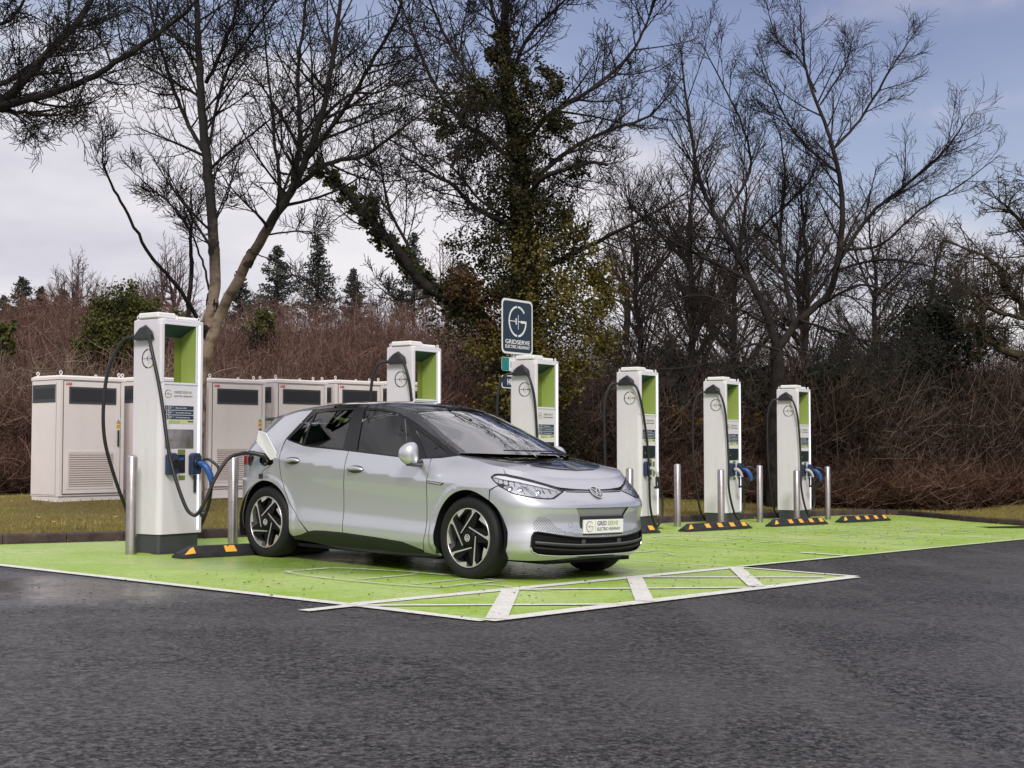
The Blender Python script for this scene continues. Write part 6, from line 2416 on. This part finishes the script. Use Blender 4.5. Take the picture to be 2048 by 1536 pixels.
# --- the spreading trees on the right
D = 28.0
b = at(1548, 900, D)
gz = lawn_at(b.x, b.y)
T3 = [
    ([(b.x, b.y, gz - .1), A(1550, 850, D), A(1556, 760, D), A(1552, 690, D)], [0.197, 0.164, 0.148, 0.131], 0, 0, 0),
    ([A(1552, 690, D), A(1530, 620, D), A(1500, 560, D), A(1470, 500, D), A(1435, 440, D + .3), A(1400, 360, D + .6), A(1385, 280, D + .9), A(1370, 180, D + 1.1), A(1360, 90, D + 1.3)], [0.085, 0.079, 0.073, 0.061, 0.052, 0.043, 0.034, 0.025, 0.009], 26, .24, .25),
    ([A(1553, 700, D), A(1600, 640, D - .2), A(1655, 590, D - .4), A(1672, 540, D - .6), A(1685, 440, D - .8), A(1678, 350, D - 1), A(1655, 260, D - 1.2), A(1620, 170, D - 1.4), A(1605, 90, D - 1.5), A(1598, -10, D - 1.6)], [0.079, 0.073, 0.070, 0.064, 0.055, 0.046, 0.036, 0.027, 0.018, 0.007], 26, .22, .3),
    ([A(1672, 530, D - .6), A(1740, 430, D - .9), A(1800, 380, D - 1.1), A(1860, 330, D - 1.3), A(1910, 275, D - 1.5), A(1932, 230, D - 1.6)], [0.043, 0.036, 0.030, 0.025, 0.017, 0.006], 16, .34, .12),
    ([A(1680, 500, D - .6), A(1760, 490, D - .2), A(1840, 420, D), A(1920, 370, D + .2), A(2000, 310, D + .3)], [0.030, 0.025, 0.021, 0.015, 0.006], 14, .32, .2),
    ([A(1664, 300, D - 1.1), A(1720, 240, D - 1.2), A(1765, 165, D - 1.3), A(1810, 95, D - 1.4), A(1832, 60, D - 1.4)], [0.030, 0.025, 0.021, 0.012, 0.005], 12, .30, .15),
    ([A(1640, 210, D - 1.3), A(1690, 130, D - 1.5), A(1710, 60, D - 1.6)], [0.018, 0.015, 0.005], 7, .36, .25),
    ([A(1632, 185, D - 1.4), A(1600, 120, D - 1.5), A(1555, 80, D - 1.6), A(1530, -5, D - 1.6)], [0.021, 0.017, 0.012, 0.005], 8, .3, .2),
    ([A(1676, 345, D - 1), A(1600, 280, D - .6), A(1550, 190, D - .3), A(1515, 90, D)], [0.027, 0.022, 0.016, 0.006], 14, .34, .2),
    ([A(1470, 500, D), A(1560, 420, D + .5), A(1620, 360, D + .8), A(1600, 260, D + 1)][:3] + [A(1640, 300, D + 1)], [0.030, 0.025, 0.018, 0.009], 14, .36, .2),
    ([A(1440, 445, D + .3), A(1500, 340, D + .4), A(1480, 240, D + .5), A(1420, 120, D + .6), A(1405, 85, D + .6)], [0.034, 0.027, 0.021, 0.012, 0.006], 18, .32, .15),
    ([A(1500, 560, D), A(1420, 520, D - .4), A(1340, 480, D - .8), A(1270, 420, D - 1), A(1240, 370, D - 1.1)], [0.043, 0.036, 0.027, 0.018, 0.007], 20, .32, .15),
    ([A(1590, 650, D), A(1570, 560, D + .3), A(1560, 460, D + .5), A(1570, 360, D + .7), A(1560, 260, D + .8)], [0.055, 0.046, 0.036, 0.025, 0.012], 24, .30, .15),
    ([A(1610, 700, D + .3), A(1615, 600, D + .4), A(1610, 480, D + .5), A(1600, 360, D + .6)], [0.061, 0.055, 0.036, 0.018], 20, .30, .2),
    # long drooping lower boughs
    ([A(1556, 700, D - .3), A(1500, 690, D - 1.2), A(1440, 720, D - 1.8), A(1370, 735, D - 2.2), A(1290, 735, D - 2.4), A(1230, 722, D - 2.5)], [0.030, 0.025, 0.021, 0.015, 0.010, 0.005], 20, .30, .15, DROOP),
    ([A(1640, 610, D - .4), A(1720, 570, D - 1.6), A(1790, 590, D - 2), A(1850, 620, D - 2.3)], [0.030, 0.025, 0.017, 0.006], 24, .36, .1, DROOP),
    ([A(1600, 640, D - .3), A(1660, 660, D - 1.5), A(1730, 680, D - 2), A(1800, 690, D - 2.3), A(1870, 730, D - 2.5)], [0.027, 0.022, 0.017, 0.011, 0.005], 22, .34, .1, DROOP),
    ([A(1540, 650, D - .2), A(1480, 620, D - 1.5), A(1400, 590, D - 2), A(1320, 610, D - 2.3), A(1260, 640, D - 2.5)], [0.027, 0.022, 0.017, 0.011, 0.005], 22, .34, .1, DROOP),
    ([A(1672, 540, D - .6), A(1760, 520, D - 1.2), A(1850, 530, D - 1.6), A(1930, 560, D - 1.9)], [0.030, 0.025, 0.017, 0.006], 20, .34, .15, DROOP),
]
tree('spreading_bare_tree', 'wide bare tree with forked dark trunk behind the last two charging posts', 'tree', None, None, M_BARKD, M_TWIG, T3, CHERRY, 31, 1)

M_MIDT = mat('brown_grey_twigs', (.050, .037, .034), .9, spec=.1, noise=(1.3, (.13, .095, .082), .44, .68))
D = 31
rgq = random.Random(4)
for (u, D, top, lean, lab) in [(1385, 31.0, 300, 6, 'slim upright bare tree left of the wide forked tree'), (1290, 34.0, 400, -25, 'bare tree between the ivy tree and the slim upright tree'), (1460, 35.0, 330, 20, 'bare tree behind the slim upright tree, seen through its branches'), (1610, 36.0, 380, -10, 'bare tree directly behind the wide forked tree'), (1740, 35.0, 430, 15, 'bare tree behind the right half of the wide forked tree'), (1850, 37.0, 500, 20, 'low bare tree above the dark evergreen bush on the right')]:
    b = at(u, 900, D)
    gz = lawn_at(b.x, b.y)
    mid = lambda f: A(u + lean * f + rgq.uniform(-16, 16) * f, 900 + (top - 900) * f, D)
    lb = [([(b.x, b.y, gz - .1)] + [mid(f) for f in (.15, .3, .45, .6, .75, .9, 1.0)], [.095, .085, .078, .07, .058, .042, .025, .010], 44, .30, .15)]
    for q_ in range(7):
        f0_ = rgq.uniform(.25, .65)
        du = rgq.choice((-1, 1)) * rgq.uniform(50, 130)
        f1_ = min(1.0, f0_ + rgq.uniform(.18, .35))
        s_ = A(u + lean * f0_, 900 + (top - 900) * f0_, D)
        m_ = A(u + lean * f0_ + du * .55, 900 + (top - 900) * (f0_ * .45 + f1_ * .55) + 14, D + rgq.uniform(-1, 1))
        e_ = A(u + lean * f0_ + du, 900 + (top - 900) * f1_, D + rgq.uniform(-1.5, 1.5))
        lb.append(([s_, m_, e_], [.040, .028, .010], 11, .34, .15))
    tree('bare_tree', lab, 'tree', 'bare trees on the right', None, M_BARKD, M_MIDT, lb, dict(CHERRY, num=[8, 8, 5, 3], rmin=.0048), int(u), 1)

# --- twisted oak at the right edge
D = 30.0
b = at(2210, 900, D)
gz = lawn_at(b.x, b.y)
T4 = [
    ([(b.x, b.y, gz - .1), A(2200, 800, D), A(2170, 740, D), A(2110, 715, D)], [.30, .27, .24, .20], 0, 0, 0),
    ([A(2110, 715, D), A(2050, 712, D), A(2005, 700, D - .2), A(1975, 675, D - .4), A(1960, 650, D - .6)], [0.128, 0.102, 0.076, 0.051, 0.025], 20, .45, .15),
    ([A(2160, 730, D), A(2090, 680, D), A(2050, 630, D), A(2040, 600, D), A(2010, 580, D - .2), A(2005, 545, D - .3), A(1975, 515, D - .4), A(1940, 500, D - .5), A(1890, 480, D - .6)], [0.128, 0.102, 0.085, 0.072, 0.060, 0.051, 0.043, 0.030, 0.013], 40, .28, .12),
    ([A(2110, 700, D), A(2110, 600, D + .3), A(2080, 520, D + .4), A(2060, 470, D + .5), A(2020, 420, D + .6), A(1990, 395, D + .6)], [0.093, 0.085, 0.068, 0.051, 0.034, 0.017], 36, .32, .15),
    ([A(2085, 530, D), A(2110, 450, D), A(2100, 400, D), A(2060, 370, D)], [0.068, 0.051, 0.034, 0.017], 26, .45, .1),
    ([A(2060, 640, D - .3), A(1990, 620, D - .8), A(1930, 570, D - 1.2), A(1870, 545, D - 1.5)], [0.051, 0.038, 0.025, 0.010], 22, .36, .1),
]
tree('twisted_oak', 'twisted mossy oak branches at the right edge', 'tree', None, None, M_OAK, M_OAK, T4, OAKP, 41, 1)


# --- background conifers and bare trees on the skyline
def conifer(u, vtop, D, wpx, lab, vbase=655, seed=0):
    rg = np.random.default_rng(seed)
    b = at(u, 900, D)
    top = at(u, vtop, D).z
    z0 = at(u, vbase, D).z
    H_ = top - z0
    Wd = 1.3 * wpx / F_PX * D
    root = empty('conifer', (b.x, b.y, z0))
    tw = Twigs()
    tw.add([np.array([0, 0, H_ * f]) for f in (0, .5, 1)], [.10, .06, .008], 6)
    tw.build('trunk', M_BARKD, root)
    br = Twigs()
    C, S = [], []
    n = int(50 + H_ * 12)
    for i in range(n):
        f = .10 + .89 * (i / n)
        L = Wd * .5 * (1 - f) ** .85 * rg.uniform(.65, 1.15) + .05
        a = rg.random() * 6.28
        d = np.array([math.cos(a), math.sin(a), 0])
        p = [np.array([0, 0, H_ * f])]
        for j in range(1, 4):
            g = j / 3
            p.append(np.array([0, 0, H_ * f]) + d * L * g + np.array([0, 0, -.10 * L * math.sin(g * 2.2) + .18 * L * g * g]))
        br.add(p, [.018, .014, .010, .004], 3)
        m_ = int(16 + L * 60)
        for _ in range(m_):
            g = rg.random() ** .7
            x = g * 3
            j = min(2, int(x))
            q = p[j] + (p[j + 1] - p[j]) * (x - j)
            C.append(q + rg.normal(0, 1, 3) * np.array([.05, .05, .03]) * (1 + L) + np.array([0, 0, -.04]))
            S.append(rg.uniform(.05, .13))
    br.build('branches', M_BARKD, root)
    leaf_cloud('needles', C, S, M_CONIF, root, rg)
    tag(root, lab, 'conifer', 'conifers on the skyline')


for k, a in enumerate([(40, 552, 62, 75, 'leftmost skyline conifer, broad and dark, with a paler bare tree to its right'), (78, 572, 66, 50, 'small skyline conifer touching the right side of the leftmost one'), (122, 578, 64, 60, 'low skyline conifer below the fine twiggy bare tree at the left'),
                       (552, 488, 58, 120, 'wide dark conifer just right of the slanting pale stem'), (476, 540, 60, 70, 'low skyline conifer glimpsed between the two pale stems'), (632, 468, 56, 95, 'tall open conifer, left of the gap with bright sky'), (706, 535, 60, 66, 'small conifer to the right of the tall open one'),
                       (826, 462, 62, 80, 'slender tall conifer in the bright gap left of the ivy tree'), (920, 520, 60, 70, 'conifer partly hidden by the ivy tree'), (2, 590, 66, 34, 'tip of a conifer cut by the left edge')]):
    conifer(*a[:4], a[4], seed=k + 50)


def bg_tree(u, vtop, D, wpx, lab, seed, mw=M_BGT, vb=690):
    b = at(u, vb, D)
    H_ = at(u, vtop, D).z - b.z
    root_p = np.array([b.x, b.y, b.z])
    rg = np.random.default_rng(seed)
    root = empty('bare_tree')
    tag(root, lab, 'tree', 'bare trees on the skyline')
    tk, cr = Twigs(), Twigs()
    P = dict(CHERRY, rmin=.0075, up=.05, num=[7, 6, 5, 4], sides=[5, 3, 3, 3], depth=2)
    W_ = wpx / F_PX * D
    S, rad = limb(tk, [tuple(root_p), tuple(root_p + [.1, 0, H_ * .3]), tuple(root_p + [-.1, 0, H_ * .55])], [.14, .11, .06], P, rg, spawn=False)
    for i in range(13):
        a = rg.uniform(-1, 1)
        e = root_p + np.array([a * W_ * .5, rg.normal(0, W_ * .2), H_ * (1 - .35 * abs(a)) * rg.uniform(.85, 1)])
        s = root_p + np.array([0, 0, H_ * rg.uniform(.2, .5)])
        mdl = s * .5 + e * .5 + np.array([a * W_ * .10, 0, -.08 * H_])
        limb(cr, [tuple(s), tuple(mdl), tuple(e)], [.05, .035, .012], P, rg, num=14, lsc=.32, f0=.2, sides=4)
    tk.build('trunk', M_BARKD, root)
    cr.build('crown', mw, root)


for k, a in enumerate([(150, 500, 60, 130, 'fine twiggy bare tree on the skyline at the left'), (345, 480, 56, 130, 'fine twiggy bare tree on the skyline behind the slanting left stem'), (300, 545, 58, 90, 'low bare tree on the skyline, left of the slanting stem'), (890, 470, 58, 110, 'bare tree on the skyline against the left side of the ivy tree'),
                       (1250, 420, 50, 150, 'bare tree on the skyline right of the ivy tree'), (1960, 470, 52, 170, 'bare tree on the skyline behind the twisted oak')]):
    bg_tree(*a[:5], seed=k + 80)


# --- thickets: one mass of brush each
def island_tint(m, c1, c2):
    nt = m.node_tree
    g = nt.nodes.new('ShaderNodeNewGeometry')
    p = nt.nodes.new('ShaderNodeMath')
    p.operation = 'POWER'
    p.inputs[1].default_value = 2.2
    x = nt.nodes.new('ShaderNodeMix')
    x.data_type = 'RGBA'
    x.inputs[6].default_value = (*c1, 1)
    x.inputs[7].default_value = (*c2, 1)
    nt.links.new(g.outputs['Random Per Island'], p.inputs[0])
    nt.links.new(p.outputs[0], x.inputs[0])
    nt.links.new(x.outputs[2], nt.nodes['Principled BSDF'].inputs['Base Color'])
    return m


island_tint(M_TWIGB, (.085, .046, .036), (.34, .205, .16))
island_tint(M_TWIGP, (.12, .085, .06), (.42, .33, .25))


def brush(name, label, regions, m, seed, rmin=.0048, wob=.15):
    rg = np.random.default_rng(seed)
    tw = Twigs()
    for (u0, u1, D0, D1, vt, dens, lean) in regions:
        for i in range(dens):
            u = rg.uniform(u0, u1)
            D_ = rg.uniform(D0, D1)
            b = at(u, 900, D_)
            d, bb = 12, 0
            z0 = lawn_q(b.x, b.y)
            ztop = at(u, vt(u), D_).z * 1.0
            H_ = max(.5, (ztop - z0)) * rg.uniform(.55, 1.02)
            if H_ > 4.5:
                z0 = ztop - 4.5
                H_ = 4.5 * rg.uniform(.6, 1.02)
            a = rg.normal(0, lean, 2)
            p = [np.array([b.x, b.y, z0])]
            dr = np.array([a[0], a[1], 1.0])
            for j in range(5):
                dr = dr + rg.normal(0, wob, 3)
                dr[2] = abs(dr[2])
                dr /= np.linalg.norm(dr)
                p.append(p[-1] + dr * H_ / 5)
            r = rmin * rg.uniform(1.2, 3)
            tw.add(p, [r, r * .9, r * .8, r * .7, r * .55, rmin * .8], 3)
            for _ in range(7):
                f = rg.uniform(.15, .97)
                x = f * 5
                j = min(4, int(x))
                q = p[j] + (p[j + 1] - p[j]) * (x - j)
                v = rg.normal(0, .6, 3)
                v[2] = abs(v[2]) * .8 + .15
                L = rg.uniform(.25, .8)
                v = v / np.linalg.norm(v) * L / 3
                pp = [q]
                for j2 in range(3):
                    pp.append(pp[-1] + v + rg.normal(0, .04, 3))
                tw.add(pp, [r * .55, r * .5, rmin * .9, rmin * .8], 3)
                if rg.random() < .8:
                    v2 = rg.normal(0, .5, 3) * .22
                    v2[2] = abs(v2[2])
                    tw.add([pp[1], pp[1] + v2, pp[1] + v2 * 1.9 + rg.normal(0, .03, 3)], [rmin, rmin * .85, rmin * .8], 3)
    o = tw.build(name, m, smooth=False)
    tag(o, label, 'thicket', kind='stuff')
    return o


KPA = np.array([(q.x, q.y) for q in KP])
KNA = np.array([(knorm(i).x, knorm(i).y) for i in range(len(KP))])


def lawn_q(x, y):
    i = int(np.argmin(((KPA - (x, y)) ** 2).sum(1)))
    d = (x - KPA[i, 0]) * KNA[i, 0] + (y - KPA[i, 1]) * KNA[i, 1]
    return lawn_z(x, y, max(d, .12), G(KPA[i, 0], KPA[i, 1]) + .085)


vtL = lambda u: 590 - 22 * math.sin(u / 90) - 12 * math.sin(u / 37) + (20 if u < 120 else 0)
brush('brown_thicket', 'red brown leafless thicket filling the ground behind the pale cabinets', [(-60, 1020, 27, 31, lambda u: 760, 5200, .25), (-60, 1020, 31, 36, lambda u: 690, 4600, .2), (-60, 1020, 36, 42, lambda u: 640, 4200, .18), (-60, 1050, 42, 50, vtL, 5200, .14)], M_TWIGB, 61, .0062)
brush('pale_brush', 'tall straw coloured stems standing in front of the brown thicket', [(-40, 420, 27, 30, lambda u: 700 + 25 * math.sin(u / 30), 550, .22), (420, 980, 27.5, 31, lambda u: 740, 260, .25)], M_TWIGP, 62)
brush('dark_undergrowth', 'dark leafless undergrowth beneath the bare trees on the right', [(1150, 2120, 29.6, 31.5, lambda u: 700 + 60 * math.sin(u / 70), 2400, .5), (1150, 2120, 31, 36, lambda u: 690, 3600, .35), (1150, 2120, 36, 44, lambda u: 620, 4200, .2)], island_tint(mat('dark_brush', (.045, .030, .027), .9, spec=.1), (.022, .016, .014), (.27, .19, .155)), 63, .0045, .24)
brush('bramble_bank', 'tangled reddish brambles along the back of the grass on the right', [(1240, 2110, 28.6, 31, lambda u: 905 + 14 * math.sin(u / 60), 4000, 1.2), (-40, 66, 26, 28, lambda u: 880, 500, .6)], island_tint(mat('bramble_stems', (.085, .036, .028), .85, spec=.15), (.045, .020, .016), (.36, .22, .165)), 64, .0040, .45)


# --- bushes
def bush(name, label, cells, n, size, m, seed, stems=True):
    global rg
    rg = np.random.default_rng(seed)
    root = empty(name)
    tag(root, label, 'bush')
    P_ = blob_pts(cells, n)
    leaf_cloud('foliage', P_, rg.uniform(size * .7, size * 1.3, len(P_)), m, root, rg)
    tw = Twigs()
    Pn = np.array(P_)
    c = Pn.mean(0)
    z0 = lawn_q(c[0], c[1])
    for q in Pn[rg.integers(0, len(Pn), 90)]:
        b_ = np.array([c[0] + rg.normal(0, .25), c[1] + rg.normal(0, .25), max(z0, Pn[:, 2].min() - .4)])
        mdl = (b_ + q) / 2 + rg.normal(0, .15, 3)
        tw.add([b_, mdl, q], [.03, .018, .006], 4)
    tw.build('branches', M_BARKD, root)
    return root


bush('evergreen_bush', 'large dark evergreen bush right of the wide bare tree', [(1870, 640, 32, 60, 3), (1850, 700, 32, 75, 3), (1800, 780, 31.5, 95, 4), (1760, 850, 31.5, 90, 4), (1700, 800, 31.5, 70, 2.5), (1690, 900, 31, 70, 2), (1830, 880, 31.5, 80, 3), (1920, 680, 32.5, 40, 1)], 19000, .085, M_EVER, 71)
bush('evergreen_bush', 'dark evergreen undergrowth between the two rightmost charging posts', [(1520, 850, 31, 60, 2), (1500, 780, 31, 60, 2), (1640, 780, 31, 70, 2), (1660, 860, 31, 60, 2), (1540, 930, 30.5, 50, 1)], 10000, .085, M_EVER, 72)
bush('evergreen_bush', 'dark evergreen undergrowth left of the second charging post from the right', [(1370, 800, 31.5, 60, 2), (1400, 880, 31, 60, 2), (1340, 740, 32, 60, 1.5), (1200, 860, 31.5, 45, 1)], 8000, .085, M_EVER, 73)
bush('beech_bush', 'bush holding dry golden leaves right of the charger by the bonnet', [(1345, 840, 30, 26, 2), (1360, 880, 30, 26, 2), (1380, 850, 30, 26, 1.4), (1335, 900, 30, 22, 1.2), (1350, 940, 30, 22, 1)], 2600, .085, M_BEECH, 74)
bush('beech_bush', 'bush holding dry golden leaves between the last two chargers', [(1505, 850, 30, 22, 2), (1515, 890, 30, 20, 2), (1500, 930, 30, 18, 1)], 1500, .085, M_BEECH, 75)
bush('conifer_bush', 'olive green conifer bush behind the nearest charging post', [(225, 630, 33, 44, 3), (260, 612, 33, 36, 2), (190, 660, 32.5, 34, 2), (300, 632, 33, 34, 2), (345, 640, 33, 26, 1), (230, 690, 32.5, 40, 2), (170, 700, 32.5, 24, 1), (285, 690, 32.5, 40, 1.4)], 13000, .065, M_YEW, 76)
bush('conifer_bush', 'small olive green bush cut by the left edge', [(0, 665, 33, 18, 1), (2, 700, 33, 20, 1)], 1600, .11, M_YEW, 77)
bush('conifer_bush', 'small green bush in the brown thicket right of the leaning stems', [(520, 635, 38, 20, 1), (522, 660, 38, 22, 1)], 1200, .08, M_YEW, 78)
bush('bramble_bush', 'russet shrub at the far right above the brambles', [(1930, 850, 31, 60, 2), (1990, 820, 31, 50, 1.6), (1900, 900, 30.5, 50, 1.6), (2040, 880, 31, 50, 1.5)], 1800, .06, leaf_mat('russet_shrub_leaves', (.05, .022, .012), (.13, .07, .03)), 79)
